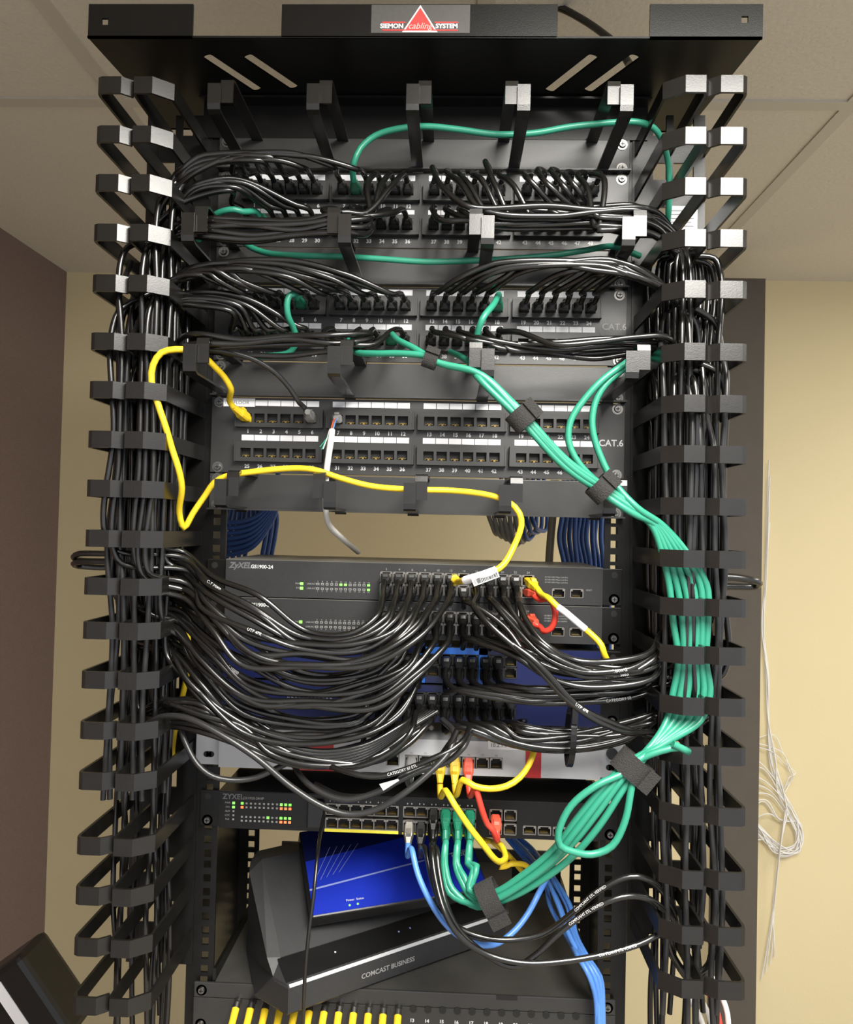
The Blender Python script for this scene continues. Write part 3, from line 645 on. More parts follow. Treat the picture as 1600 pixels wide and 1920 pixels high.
A = Vector((px(540, 1886, -0.06).x, -0.06, SZ)); dirv = Vector((0.222, 0.155, 0)).normalized(); perp = Vector((-dirv.y, dirv.x, 0)); GL = 0.30; lift = 0.0005
gw = thing('internet_gateway', 'large black wedge shaped gateway lying askew on the shelf', 'gateway', A + Vector((0, 0, lift)))
G = lambda u, v, h: A + dirv * u + perp * v + Vector((0, 0, h + lift))
prof = [(0.004, 0.0), (0.0, 0.004), (0.0, 0.030), (0.004, 0.0325), (0.033, 0.047), (0.125, 0.118), (0.150, 0.118), (0.150, 0.0)]
ch = [0.0] * 8
mb = MB(); n = len(prof)
r0 = [G(-0.018, 0.050, 0.002), G(-0.018, 0.050, 0.004), G(-0.008, 0.022, 0.030), G(-0.008, 0.024, 0.034), G(-0.010, 0.038, 0.048), G(-0.006, 0.112, 0.112), G(0.004, 0.135, 0.114), G(0.004, 0.140, 0.0)]
r1_ = [G(0.12 * v, v, h) for v, h in prof]; r2_ = [G(GL, v, h) for v, h in prof]
vs = r0 + r1_ + r2_; fs = [list(range(n))]
for s_ in range(2):
    for k in range(n): fs.append((s_ * n + k, s_ * n + (k + 1) % n, (s_ + 1) * n + (k + 1) % n, (s_ + 1) * n + k))
fs.append(list(range(2 * n, 3 * n))[::-1]); mb.add(vs, fs); mb.build('housing', 'dusty_black' if False else 'switch_face', gw)
MB().add([G(0.002, 0.0035, 0.0327), G(GL, 0.0035, 0.0327), G(GL, 0.0005, 0.0305), G(0.002, 0.0005, 0.0305)], [(0, 1, 2, 3)]).build('silver_edge', 'silver_paint', gw, label='thin silver edge line')
nrm1 = (G(0, 0.033, 0.047) - G(0, 0.004, 0.0325)).cross(dirv).normalized(); nrm1 = -nrm1 if nrm1.z < 0 else nrm1
mb = MB().add([G(0.0, 0.006, 0.0335) + nrm1 * 0.0006, G(GL - 0.004, 0.006, 0.0335) + nrm1 * 0.0006, G(GL - 0.004, 0.032, 0.0465) + nrm1 * 0.0006, G(0.0, 0.032, 0.0465) + nrm1 * 0.0006], [(0, 1, 2, 3)])
mb.build('glossy_strip', 'black_plastic', gw, label='glossy black light strip')
for k, u in enumerate((0.065, 0.150, 0.166)):
    c = G(u, 0.020, 0.0405) + nrm1 * 0.0012; MB().cyl(c, nrm1, 0.0011, 0.0004, 10).build('indicator_light', 'label_line' if k else 'print_white', gw)
mb = MB(); text(mb, 'COMCAST BUSINESS', 0.0078, G(0.125, -0.0004, 0.016), U=dirv, V=(0, 0, 1), bold=0.0001); mb.build('name_lettering', 'print_gray', gw)
# router lying on the sloping top of the gateway
nn = Vector((0.20, -0.58, 1)).normalized()
p0 = G(0.02, 0.07, 0.0780)
RT = 0.020
TL, TR_, BR, BL = [on_plane(x, y, p0 + nn * RT, nn) for x, y in ((602, 1556), (926, 1588), (914, 1664), (588, 1716))]
# make it a true rectangle in the plane of the slope
ux = (BR - BL).normalized(); uy = nn.cross(ux).normalized(); Lr = (BR - BL).length; Hr = max((TL - BL).dot(uy), 0.06)
Hr = min(Hr, 0.125)
rt = thing('network_router', 'flat blue topped router lying on the black gateway', 'router', BL - nn * RT)
Rp = lambda u, v, h: BL + ux * u + uy * v + nn * (h)
TM = Matrix.Translation(BL) @ Matrix((ux, uy, nn)).transposed().to_4x4()
MB().bevel_box(-0.002, Lr + 0.002, -0.002, Hr + 0.002, -RT + 0.001, -0.0008, 0.002, T=TM).build('housing', 'black_plastic', rt)
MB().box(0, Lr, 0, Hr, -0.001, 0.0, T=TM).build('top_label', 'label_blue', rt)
mb = MB(); 
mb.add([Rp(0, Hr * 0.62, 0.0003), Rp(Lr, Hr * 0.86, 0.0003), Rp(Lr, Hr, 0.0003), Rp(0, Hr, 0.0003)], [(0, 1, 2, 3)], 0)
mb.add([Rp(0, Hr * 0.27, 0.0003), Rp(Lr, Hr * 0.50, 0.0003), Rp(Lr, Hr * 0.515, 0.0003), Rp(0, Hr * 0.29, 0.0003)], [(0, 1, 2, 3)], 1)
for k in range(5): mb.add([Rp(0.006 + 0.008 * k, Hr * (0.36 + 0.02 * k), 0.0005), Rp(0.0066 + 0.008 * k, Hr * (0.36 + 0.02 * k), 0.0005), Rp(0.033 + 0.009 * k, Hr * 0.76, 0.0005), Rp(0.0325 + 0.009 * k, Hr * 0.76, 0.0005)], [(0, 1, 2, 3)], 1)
text(mb, 'Power  Status', 0.0038, Rp(Lr * 0.235, Hr * 0.10, 0.0005), 2, ux, uy)
text(mb, 'Router', 0.013, Rp(Lr - 0.006, Hr * 0.50, 0.0006), 2, ux, uy, align='RIGHT', bold=0.0003) if False else text(mb, 'ater', 0.0125, Rp(Lr - 0.012, Hr * 0.46, 0.0006), 2, ux, uy, align='RIGHT', bold=0.0002)
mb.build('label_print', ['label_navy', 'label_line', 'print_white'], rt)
for k in (0.20, 0.245): MB().cyl(Rp(Lr * k, Hr * 0.045, 0.0), nn, 0.0012, 0.0006, 8).build('indicator_light', 'led_green', rt)

# fibre panel with yellow caps
FZ1 = SZ - 0.0165; FZ0 = FZ1 - 0.044
fp = thing('fiber_patch_panel', 'black panel with a row of numbered round holes at the bottom edge', 'patch panel', (0, 0, FZ0)); YF = -0.006
hx = [px(775 + 27.6 * k, 1893, YF).x for k in range(12)]; pitch = hx[1] - hx[0]; hx = [hx[0] + pitch * (k - 12) for k in range(24)]; hzc = zc(1892, YF)
fpm = MB().bevel_box(-0.2415, 0.2415, YF, YF + 0.003, FZ0, FZ1, 0.0005)
hm = MB().cyl((0, 0, 0), (0, -1, 0), 0.0042, 0.0006, 16, 0); hmesh = hm.mesh('adapter_hole', 'cavity', Vector((0, 0, 0)))
for x in hx: place_part(hmesh, 'adapter_hole', fp, (x, YF, hzc))
mb = MB()
for k, x in enumerate(hx): text(mb, str(k + 1), 0.0052, (x - 0.001, YF - 0.0003, hzc - 0.013), bold=0.0002)
fpm.merge(mb, 1).build('face_plate', ['panel_face', 'print_white'], fp)
for sx in (-1, 1): screw(fp, sx * 0.2325, FZ1 - 0.03, YF)
capx = [446, 472, 498, 524, 551, 581, 609, 637, 665, 693, 721, 749]
capm = MB(); d_ = Vector((0, -1, -0.55)).normalized()
capm.cyl((0, 0, 0), (0, -1, 0), 0.0046, 0.006, 14, 1); capm.cyl(Vector((0, -0.005, 0.0005)), d_, 0.0043, 0.006, 14, 1)
capm.cyl(Vector((0, -0.010, -0.0024)), d_, 0.0043, 0.024, 14, 0, 0.0038); capm.cyl(Vector((0, -0.010, -0.0024)) + d_ * 0.024, d_, 0.0038, 0.0025, 14, 0, 0.002)
capmesh = capm.mesh('fiber_dust_cap', ['cable_yellow', 'steel'], Vector((0, 0, 0)))
for k in range(12):
    o = bpy.data.objects.new('fiber_dust_cap', capmesh); C.objects.link(o); o.location = (hx[k], YF, hzc)
    lab = 'yellow capped fiber connector, %s from the left in the bottom row' % ordinal(k + 1) if k < 11 else 'yellow capped fiber connector nearest the empty holes at the right end of the row'
    tag(o, lab, 'connector', 'yellow capped fiber connectors in the bottom panel'); ROOT[o.name] = o.location.copy()

# ---------------------------------------------------------------- cables
PORTTH = 0.0085
def pf(row, k): return Vector((PX[k], -0.0115, row))       # front of a patch panel port
class Slots:
    def __init__(s, side):
        W = LW if side < 0 else RW; s.side = side; cells = []
        for iy in range(12):
            for ix in range(10):
                u = 0.0065 + 0.0070 * ix + (0.0030 if iy % 2 else 0)
                if abs(u - W / 2) < 0.0045 or u > W - 0.0065: continue
                cells.append((u, -0.0105 - 0.0088 * iy))
        s.cells = cells; s.used = set()
    def take(s, u, y):
        """nearest free slot to the wanted place across (u) and in depth (y)"""
        best = min((c for c in s.cells if c not in s.used), key=lambda c: (c[0] - u) ** 2 + (c[1] - y) ** 2); s.used.add(best); return best
    def pt(s, c, z): return Vector(((LX(z) if s.side < 0 else RX(z)) - s.side * c[0], c[1], z))
SL, SR = Slots(-1), Slots(1)
def run(s, c, za, zb, amp=0.0016):
    """waypoints down a duct between two heights"""
    n = max(1, int(abs(za - zb) / 0.085)); out = []
    for i in range(n + 1):
        p = s.pt(c, za + (zb - za) * i / n); out.append(p + Vector((jit(amp), jit(amp * 0.8), 0)))
    return out
def zl(y, Y=-0.08): return px(240, y, Y).z
def zr(y, Y=-0.08): return px(1310, y, Y).z
PANEL = {1: ('upper', P1R), 2: ('middle', P2R)}
def port_words(panel, row, k):
    side = 'left' if k < 12 else 'right'; n = k + 1 if k < 12 else 24 - k
    return 'black cable plugged into %s row, %s port from %s, of %s patch panel' % ('top' if row == 0 else 'bottom', ordinal(n), side, PANEL[panel][0])
green_ports = {(1, 0, 7), (2, 0, 4), (2, 0, 17), (2, 1, 10), (2, 1, 7), (1, 1, 1)}
# --- far ends: switch ports.  left columns 0-5 go left, right columns 6-11 go right
def switch_end(kind, c, r):
    if kind == 'z1': x, z, Y = ZX[c], Z1R[r], Z1R[2]
    elif kind == 'z2': x, z, Y = ZX[c], Z2R[r], Z2R[2]
    elif kind == 'b1': x, z, Y = NX[c], B1R[r], B1R[2]
    else: x, z, Y = NX[c], B2R[r], B2R[2]
    return Vector((x, Y, z))
lefts = []
for kind in ('z1', 'z2', 'b1', 'b2'):
    for c in range(6 if kind != 'b1' else 5):
        for r in (0, 1): lefts.append((kind, c, r))
def left_tail(kind, c, r, slot):
    """points from the duct exit to the switch port, plus exit height"""
    e = switch_end(kind, c, r); q = c * 2 + r; t = q / 11.0; w_ = 15
    out = Vector((0, -0.024, -0.003)); e2 = e + out
    if kind == 'z1':
        ye = 1015 + 75 * t; Yd = -0.125 + 0.02 * (1 - t); E_ = px(724 + 24.3 * c, 1112 + 16 * r, Yd * 0.6)
        pts = [px(352 + jit(6), ye + 28, Yd + 0.035), px(395 + jit(w_), ye + 66 + 20 * t, Yd + 0.01), px(470 + jit(w_), ye + 105 + 55 * t + jit(6), Yd), px(570 + jit(w_), 1178 + 72 * t + jit(8), Yd),
               px(650 + 40 * t, 1184 + 62 * t + jit(6), Yd), px(700 + 85 * t, 1152 + 50 * t, Yd + 0.01), px(722 + 24 * c - 6, 1124 + 12 * t, -0.075)]
    elif kind == 'z2':
        ye = 1085 + 80 * t; Yd = -0.108 + 0.015 * (1 - t)
        pts = [px(335 + jit(6), ye + 25, Yd + 0.03), px(385 + jit(w_), ye + 60 + 25 * t, Yd + 0.01), px(470 + jit(w_), ye + 112 + 50 * t, Yd), px(570 + jit(w_), 1262 + 70 * t + jit(8), Yd),
               px(660 + 40 * t, 1256 + 62 * t + jit(8), Yd), px(710 + 80 * t, 1226 + 40 * t, Yd + 0.012), px(722 + 24 * c - 4, 1200 + 8 * t, -0.07)]
    elif kind == 'b1':
        ye = 1150 + 70 * t; Yd = -0.094 + 0.01 * (1 - t)
        pts = [px(322 + jit(6), ye + 30, Yd + 0.02), px(372 + jit(w_), ye + 80 + 15 * t, Yd), px(455 + jit(w_), ye + 150 + 25 * t, Yd), px(560 + jit(w_), 1345 + 55 * t + jit(8), Yd),
               px(660 + 30 * t, 1342 + 48 * t + jit(6), Yd), px(700 + 65 * t, 1305 + 40 * t, Yd + 0.015), px(690 + 24 * c - 4, 1280 + 6 * t, -0.06)]
    else:
        ye = 1335 - 8 * t; Yd = -0.082 + 0.008 * (1 - t)
        pts = [px(318 + jit(6), ye - 6 - 14 * (1 - t), Yd), px(372 + jit(w_), 1312 + 22 * t + jit(4), Yd - 0.01), px(440 + jit(w_), 1332 + 34 * t, Yd - 0.01), px(520 + jit(w_), 1380 + 24 * t, Yd - 0.01), px(600 + jit(w_), 1408 + 26 * t + jit(5), Yd - 0.01),
               px(680 + 25 * t, 1398 + 28 * t, Yd), px(720 + 45 * t, 1372 + 20 * t, Yd + 0.01), px(690 + 24 * c - 4, 1352 + 4 * t, -0.055)]
    ze = zl(ye, slot[1]); return ze, pts, e2, e
def left_head(panel, row, k, i):
    """points from the panel port to the left duct entry"""
    p = pf(PANEL[panel][1][row], k); d0 = p + Vector((0, -0.026, 0.0)); j = k % 12; X = p.x; pz = 724
    pxx = 455 + (k if k < 6 else k + 1.05) * 24.4
    if panel == 1:
        if row == 0 and k < 9:
            t = k / 8; return p, [px(pxx - 8, 318 - 6 * t, -0.075) if k > 4 else px(pxx - 14, 322, -0.06), px(430 + 34 * k * 0.55, 288 + 14 * (1 - t) + jit(4), -0.09), px(372 + 8 * t, 292 + 26 * (1 - t), -0.09), px(330 + jit(5), 325 + 30 * (1 - t), -0.085)], 372 + 30 * (1 - t)
        if row == 1 and k < 6:
            t = k / 5; return p, [px(pxx - 18, 384, -0.05), px(430 + 20 * t, 334 + 22 * (1 - t), -0.075), px(372, 345 + 18 * (1 - t), -0.08), px(326 + jit(5), 380 + 18 * (1 - t), -0.075)], 420 + 20 * (1 - t)
        y = 402 + 8 * (i % 5); dpt = -0.112 + 0.011 * ((i // 2) % 4)
        return p, [px(pxx - 16, (346 if row == 0 else 392) + 4, -0.07), px(690, y - 4, -0.09), px(637, y + 2, dpt), px(560, y + 8, dpt), px(470, y + 12, dpt), px(365, y + 6, dpt), px(322, y + 22, -0.07)], 470
    if row == 0:
        t = k / 11; return p, [px(pxx - 16, 548 - 2 * t, -0.07), px(pxx - 70 - 30 * t, 524 - 10 * t, -0.09), px(380 + 150 * t, 492 + 18 * (1 - t) + jit(3), -0.095), px(340 + 45 * t, 498 + 22 * (1 - t), -0.09), px(310 + 8 * t, 528 + 12 * (1 - t), -0.085)], 580 + 20 * (1 - t)
    if k < 6:
        t = k / 5; return p, [px(pxx - 20, 618, -0.05), px(440 + 24 * t, 566 + 20 * (1 - t), -0.07), px(372 + 10 * t, 545 + 26 * (1 - t), -0.075), px(322 + jit(4), 560 + 20 * (1 - t), -0.07)], 622 + 16 * (1 - t)
    y = 628 + 7.5 * (i % 5); dpt = -0.112 + 0.011 * ((i // 2) % 4)
    return p, [px(pxx - 14, 626, -0.07), px(700, y + 2, -0.09), px(637, y + 6, dpt), px(540, y + 3, dpt), px(450, y + 2, dpt), px(366, y + 4, dpt), px(320, y + 24, -0.07)], 700
heads = [(p, r, k) for p in (1, 2) for r in (0, 1) for k in range(12) if (p, r, k) not in green_ports]
print_lines = ['MONOPRICE.COM', '24AWG', 'C-T 25000', 'COMPLIANT', 'CATEGORY 5E', 'TIA/EIA 568B', 'UTP 4PR', 'ETL VERIFIED']
random.seed(11)
tails = lefts[:]; 
order = list(range(len(tails))); random.shuffle(order)
for i, (p, r, k) in enumerate(heads):
    if i >= len(tails): break
    kind, c, rr = tails[order[i]]
    head_u = 0.012 + 0.045 * random.random(); depthw = {'z1': -0.085, 'z2': -0.07, 'b1': -0.05, 'b2': -0.035}[kind]
    sl = SL.take(head_u + (0.012 if p == 1 else 0), depthw + jit(0.03))
    pos, hp, yh = left_head(p, r, k, i); ze, tp, e2, e = left_tail(kind, c, rr, sl)
    hp = [q + Vector((jit(0.004), jit(0.003), jit(0.0035))) for q in hp]; tp = [q + Vector((jit(0.004), jit(0.003), jit(0.004))) for q in tp[:-1]] + tp[-1:]
    zh = zl(yh, sl[1]); pts = [pos + Vector((0, -0.024, 0)), pos + Vector((-0.003, -0.034, 0.004))] + hp + run(SL, sl, zh, ze) + tp + [e2 + Vector((0, -0.012, -0.008)), e2]
    pr = ()
    if kind in ('z1', 'z2') and c in (1, 3) and rr == 0: pr = ((0.70 if kind == 'z1' else 0.72, print_lines[(i * 3) % 8], 0.0042, 'print_white'),)
    cable('patch_cable', port_words(p, r, k), pts, 0.0032, 'cable_black', 'black patch cables from the two full panels down to the switches',
          [(pos, (0, -1, 0), 'black_plastic', 0), (e, (0, -1, -0.25), 'cable_charcoal', 0)], prints=pr)
# --- right side
rights = [(kind, c, r) for kind in ('z1', 'z2', 'b1', 'b2') for c in range(6, 12) for r in (0, 1) if not (kind in ('z1', 'z2') and c >= (11 if kind == 'z1' else 11)) and not (kind == 'z1' and c == 6 and r == 0) and not (kind == 'b1' and c > 10)]
def right_tail(kind, c, r, slot):
    e = switch_end(kind, c, r); t = (c - 6 + 0.5 * r) / 5.5; e2 = e + Vector((0, -0.024, -0.006)); w_ = 6
    if kind == 'z1':
        ye = 1160 + 60 * (1 - t); Yd = -0.115; long = (c in (7,) )
        if long: ye = 1372; pts = [px(1232, 1374 + jit(4), -0.09), px(1160, 1366 + jit(8), -0.11), px(1082, 1318 + jit(6), -0.12), px(1000, 1240, -0.12), px(925, 1180, -0.11), px(890, 1140, -0.09)]
        else: pts = [px(1250, ye + 14, -0.08), px(1225, ye + 52 + 8 * (1 - t), Yd + 0.01), px(1165, 1238 + 52 * (1 - t) + jit(w_), Yd), px(1085, 1228 + 64 * (1 - t) + jit(w_), Yd), px(1010 + 15 * t, 1188 + 70 * (1 - t) + jit(4), Yd), px(940 + 55 * t, 1160 + 18 * (1 - t), Yd + 0.02), px(ZXpx[c] + 6, 1128, -0.075)]
    elif kind == 'z2':
        ye = 1200 + 40 * (1 - t); Yd = -0.09
        pts = [px(1248, ye + 10, -0.07), px(1205, ye + 44, Yd), px(1130, 1242 + 40 * (1 - t) + jit(w_), Yd), px(1040, 1222 + 42 * (1 - t) + jit(w_), Yd), px(960 + 20 * t, 1210 + 18 * (1 - t), Yd + 0.01), px(ZXpx[c] + 8, 1198, -0.06)]
    elif kind == 'b1':
        ye = 1255 + 30 * (1 - t); Yd = -0.075
        pts = [px(1240, ye + 4, -0.07), px(1180, ye + 18 + jit(3), Yd), px(1090, 1285 + 30 * (1 - t) + jit(w_), Yd), px(1000, 1286 + 30 * (1 - t) + jit(w_), Yd), px(NXpx[c] + 22, 1284 + 10 * (1 - t), -0.06)]
    else:
        ye = 1330 + 24 * (1 - t); Yd = -0.068
        pts = [px(1230, ye + 6, -0.07), px(1170, 1358 + 26 * (1 - t) + jit(w_), Yd), px(1075, 1366 + 40 * (1 - t) + jit(w_), Yd), px(980, 1362 + 36 * (1 - t) + jit(w_), Yd), px(NXpx[c] + 26, 1352 + 12 * (1 - t), -0.058)]
    return zr(ye, slot[1]), pts, e2, e
ZXpx = [724 + 24.3 * c for c in range(12)]; NXpx = [691 + 24.3 * c for c in range(12)]
def right_head(panel, row, k, i):
    p = pf(PANEL[panel][1][row], k); m = k - 12; pxx = 807 + (m if m < 6 else m + 0.95) * 24.8
    if panel == 1:
        y = 392 + 8.5 * (i % 6) if row == 0 else 404 + 7 * (i % 5); dpt = -0.114 + 0.011 * ((i // 2) % 5)
        a = pxx + 26 + jit(6)
        h = [px(pxx + 4, (328 if row == 0 else 398) - (26 * random.random() ** 2 if row == 0 else 5), -0.07), px(a, (345 if row == 0 else 408) + jit(6), -0.095), px(min(a + 45, 1120), y - 6, dpt)]
        if a + 45 < 900: h.append(px(905, y - 2, dpt))
        if a < 1000: h.append(px(1030 + jit(10), y - 4 + jit(6), dpt))
        return p, h + [px(1120, y - 2, dpt), px(1190, y, dpt), px(1238, y + 14 + jit(3), dpt + 0.015), px(1268, y + 48, -0.075)], 498 + jit(10)
    if row == 0:
        t = m / 11; return p, [px(pxx + 14, 548, -0.07), px(pxx + 60, 520 - 6 * t, -0.09), px(pxx + 130 - 60 * t, 492 + 6 * (i % 3) + 8 * t, -0.1), px(1110 + 50 * t, 488 + 6 * (i % 4), -0.105), px(1185, 502 + 6 * (i % 4), -0.105), px(1240, 530 + 4 * (i % 4), -0.095), px(1272, 565, -0.085)], 610 + jit(10)
    if m >= 9: return p, [px(pxx - 10, 622, -0.06), px(1075 + 8 * (m - 9), 605, -0.09), px(1135 + 6 * (m - 9), 590 + 5 * (m - 9), -0.105), px(1200, 600 + 6 * (m - 9), -0.105), px(1250, 635, -0.10), px(1280, 670, -0.09)], 710
    y = 634 + 7.5 * (i % 5); dpt = -0.114 + 0.011 * ((i // 2) % 5)
    h = [px(pxx + 6, 622, -0.07), px(pxx + 50, y - 8, -0.095)]
    if pxx + 50 < 880: h.append(px(905, y + 6, dpt))
    if pxx + 50 < 1000: h.append(px(1040, y + 12 - 8 * (i % 2), dpt))
    return p, h + [px(1120, y + 4, dpt), px(1195, y - 2, dpt), px(1245, y + 2, dpt + 0.01), px(1274, y + 34, -0.08)], 715 + jit(8)
heads = [(p, r, k) for p in (1, 2) for r in (0, 1) for k in range(12, 24) if (p, r, k) not in green_ports]
random.seed(23); order = list(range(len(rights))); random.shuffle(order)
for i, (p, r, k) in enumerate(heads):
    if i >= len(rights): break
    kind, c, rr = rights[order[i]]
    sl = SR.take(0.046 if random.random() < 0.35 else 0.062 - 0.02 * random.random(), {'z1': -0.08, 'z2': -0.065, 'b1': -0.05, 'b2': -0.035}[kind] + jit(0.03)) if random.random() < 0.7 else SR.take(0.018 + jit(0.01), -0.07 + jit(0.03))
    pos, hp, yh = right_head(p, r, k, i); ze, tp, e2, e = right_tail(kind, c, rr, sl)
    hp = hp[:1] + [q + Vector((jit(0.004), jit(0.002), jit(0.003))) for q in hp[1:]]; tp = [q + Vector((jit(0.003), jit(0.003), jit(0.004))) for q in tp[:-1]] + tp[-1:]; zh = zr(yh, sl[1])
    pts = [pos + Vector((0, -0.024, 0)), pos + Vector((0.002, -0.034, 0.006))] + hp + run(SR, sl, zh, ze) + tp + [e2 + Vector((0, -0.012, -0.010)), e2]
    pr = ((0.80, print_lines[i % 8], 0.0042, 'print_white'),) if kind in ('z1', 'b1') and rr == 0 else ()
    cable('patch_cable', port_words(p, r, k), pts, 0.0032, 'cable_black', 'black patch cables from the two full panels down to the switches',
          [(pos, (0, -1, 0), 'black_plastic', 0), (e, (0, -1, -0.3), 'cable_charcoal', 0)], prints=pr)
# --- cables that keep running down both ducts
random.seed(5)
for s, side, us, y0, n in ((SL, 'left', (0.010, 0.062), 560, 15), (SR, 'right', (0.010, 0.070), 700, 15)):
    for i in range(n):
        c = s.take(us[0] + (us[1] - us[0]) * i / (n - 1), -0.098 + 0.03 * (i % 3)); za = (zl if side == 'left' else zr)(y0 + 50 * (i % 4), c[1])
        zb = (zl if side == 'left' else zr)((2010 if i % 4 else 1900) if (side == 'right' or i % 3) else 1500, c[1])
        cable('trunk_cable', 'one of the black cables running on down the %s finger duct past the switches' % side, [s.pt(c, za + 0.05) + Vector((0, 0.03, 0))] + run(s, c, za, zb, 0.004), 0.0030,
              'cable_black' if i % 3 else 'cable_charcoal', 'black cables running down the %s duct' % side)

# --- helper for hand laid cables: list of (x, y, depth)
def W(*L): return [px(*q) for q in L]
def panel_plug(rows, row, k): return pf(rows[row], k)
G_ = 'green patch cables'
def green(label, pts, plugs=(), r=0.0035): return cable('patch_cable', label, pts, r, 'cable_green', G_, plugs)
a = pf(P1R[0], 8 - 1)
green('green cable arching over the top patch panel to the upper right corner', [a + Vector((0, -0.024, 0)), a + Vector((0, -0.034, 0.006))] + W((664, 305, -0.055), (676, 278, -0.055), (705, 254, -0.055), (750, 241, -0.06), (800, 237, -0.06), (860, 243, -0.06), (930, 252, -0.06), (1000, 250, -0.06), (1070, 238, -0.06), (1150, 230, -0.06), (1195, 229, -0.06), (1226, 240, -0.055), (1244, 268, -0.045), (1254, 310, -0.03), (1256, 360, -0.02), (1254, 400, -0.01), (1250, 440, 0.015)),
      [(a, (0, -1, 0), 'boot_green', 0)])
a = pf(P1R[1], 1)
green('short green cable hooked at the left end of the upper patch panel', [a + Vector((0, -0.024, 0)), a + Vector((-0.003, -0.03, 0.002))] + W((455, 397, -0.055), (440, 393, -0.06), (422, 395, -0.06), (405, 402, -0.055), (385, 420, -0.04), (372, 450, -0.02)), [(a, (0, -1, 0), 'boot_green', 0)])
green('green cable lying level under the upper ring panel', W((455, 452, -0.02), (475, 466, -0.03), (510, 476, -0.04), (580, 480, -0.045), (640, 481, -0.045), (720, 486, -0.045), (800, 491, -0.045), (880, 489, -0.045), (960, 485, -0.045), (1040, 478, -0.04), (1100, 469, -0.04), (1150, 462, -0.03), (1200, 480, -0.01)))
a = pf(P2R[0], 4); b = pf(P2R[1], 4)
green('small green cable looping from the middle panel near its left end', [a + Vector((0, -0.024, 0)), a + Vector((-0.002, -0.034, 0.004))] + W((556, 551, -0.065), (543, 554, -0.07), (538, 572, -0.07), (541, 595, -0.065), (549, 612, -0.055), (556, 640, -0.04), (540, 662, -0.03), (480, 668, -0.025)), [(a, (0, -1, 0), 'boot_green', 0)])
random.seed(3)
# six greens to the lower switch
LYs = LZ
gcols = [(835, 9), (860, 10), (885, 11)]
def green_down(j):
    """shared run from the middle velcro wraps down the right duct and to the lower switch"""
    o = [(0, 0), (8, 3), (-7, 4), (2, -8), (-5, -6), (7, -7)][j]; f = lambda x, y, Y, s_=1.0: px(x + o[0] * s_, y + o[1] * s_, Y - 0.002 * (j % 3))
    sx_ = [0, 14, 28, 44, 58, 70][j]
    duct = [f(1190, 958, -0.115, 0.8), px(1222 + sx_ * 0.30, 985 + 0 * j, -0.112), px(1240 + sx_ * 0.62, 1030, -0.110), px(1255 + sx_, 1095, -0.108), px(1262 + sx_ + 4 * math.sin(j), 1160, -0.108), px(1272 + sx_ * 0.75, 1240, -0.108), px(1262 + sx_ * 1.0, 1300, -0.108),
            px(1250 + sx_ * 0.9, 1352, -0.112), px(1226 + sx_ * 0.35, 1392, -0.125)]
    low = [f(1186, 1436, -0.135, 1.1), f(1150, 1478, -0.14, 2.0), f(1100, 1545, -0.138, 2.6), f(1050, 1605, -0.13, 2.2), f(985, 1655, -0.12, 1.8), f(930, 1684, -0.11, 1.4)]
    c, r = (9 + j // 2, j % 2); x = LXs[c]; z = LZ[r]; e = Vector((x, LZ[2], z)); gx = 835 + 22.6 * (j // 2)
    low += [px(895 - 3 * j, 1700 - 13 * (j // 2) - 5 * (j % 2), -0.10), px(gx + 14 - 6 * (j % 2), 1668 - 22 * (j // 2) + 6 * (j % 2), -0.09), px(gx - 3 * (j % 2), 1620, -0.078), px(gx + 1, 1580, -0.068)]
    e2 = e + Vector((0, -0.020, -0.012)); return duct, low, e, e2
MIDV = [(800, 668), (822, 680), (900, 702), (978, 780), (1060, 868), (1128, 916)]
def mid(j, start=0): 
    o = [(0, 0), (7, 3), (-6, 5), (2, -8), (0, 9), (9, -5)][j]
    return [px(x + o[0] * 0.8, y + o[1] * 0.8, Y) for (x, y), Y in list(zip(MIDV, (-0.12, -0.122, -0.128, -0.130, -0.125, -0.118)))[start:]]
heads_g = []
a = pf(P2R[1], 7); heads_g.append(('green cable from the left leaving low along the middle panel to the first black wrap', [a + Vector((0, -0.024, 0)), a + Vector((0, -0.036, -0.004))] + W((668, 660, -0.09), (700, 663, -0.105), (755, 663, -0.115)) + mid(0, 0), a))
a = pf(P2R[1], 10); heads_g.append(('green cable with dark green boot dropping steeply into the first black wrap', [a + Vector((0, -0.024, 0)), a + Vector((0.001, -0.036, 0.001))] + W((745, 637, -0.095), (775, 652, -0.112)) + mid(1, 0), a))
a = pf(P2R[0], 17); heads_g.append(('green cable curving down from the middle panel past its eighteenth port', [a + Vector((0, -0.024, 0)), a + Vector((-0.001, -0.036, 0.004))] + W((925, 572, -0.085), (905, 598, -0.1), (894, 632, -0.09), (892, 665, -0.085), (893, 690, -0.1)) + mid(2, 2), a))
heads_g.append(('green cable emerging beside the ring and joining the bundle from above', W((845, 660, -0.03), (870, 672, -0.08)) + [px(905, 700, -0.12)] + mid(3, 3), None))
heads_g.append(('left one of two green cables curving down from the right end ring', W((1215, 655, -0.05), (1190, 668, -0.09), (1172, 682, -0.11), (1130, 712, -0.115), (1095, 750, -0.115), (1070, 790, -0.115), (1067, 830, -0.115), (1085, 868, -0.115), (1118, 902, -0.113)), None))
heads_g.append(('right one of two green cables curving down from the right end ring', W((1215, 668, -0.045), (1192, 678, -0.085), (1172, 690, -0.107), (1135, 722, -0.110), (1116, 756, -0.11), (1111, 800, -0.11), (1124, 850, -0.11), (1152, 905, -0.112)), None))
for j, (lab, hp, a) in enumerate(heads_g):
    duct, low, e, e2 = green_down(j)
    green(lab, hp + duct + low + [e2 + Vector((0, -0.012, -0.012)), e2], ([(a, (0, -1, 0), 'boot_green', 0)] if a else []) + [(e, (0, -1, -0.6), 'boot_green', 0)])
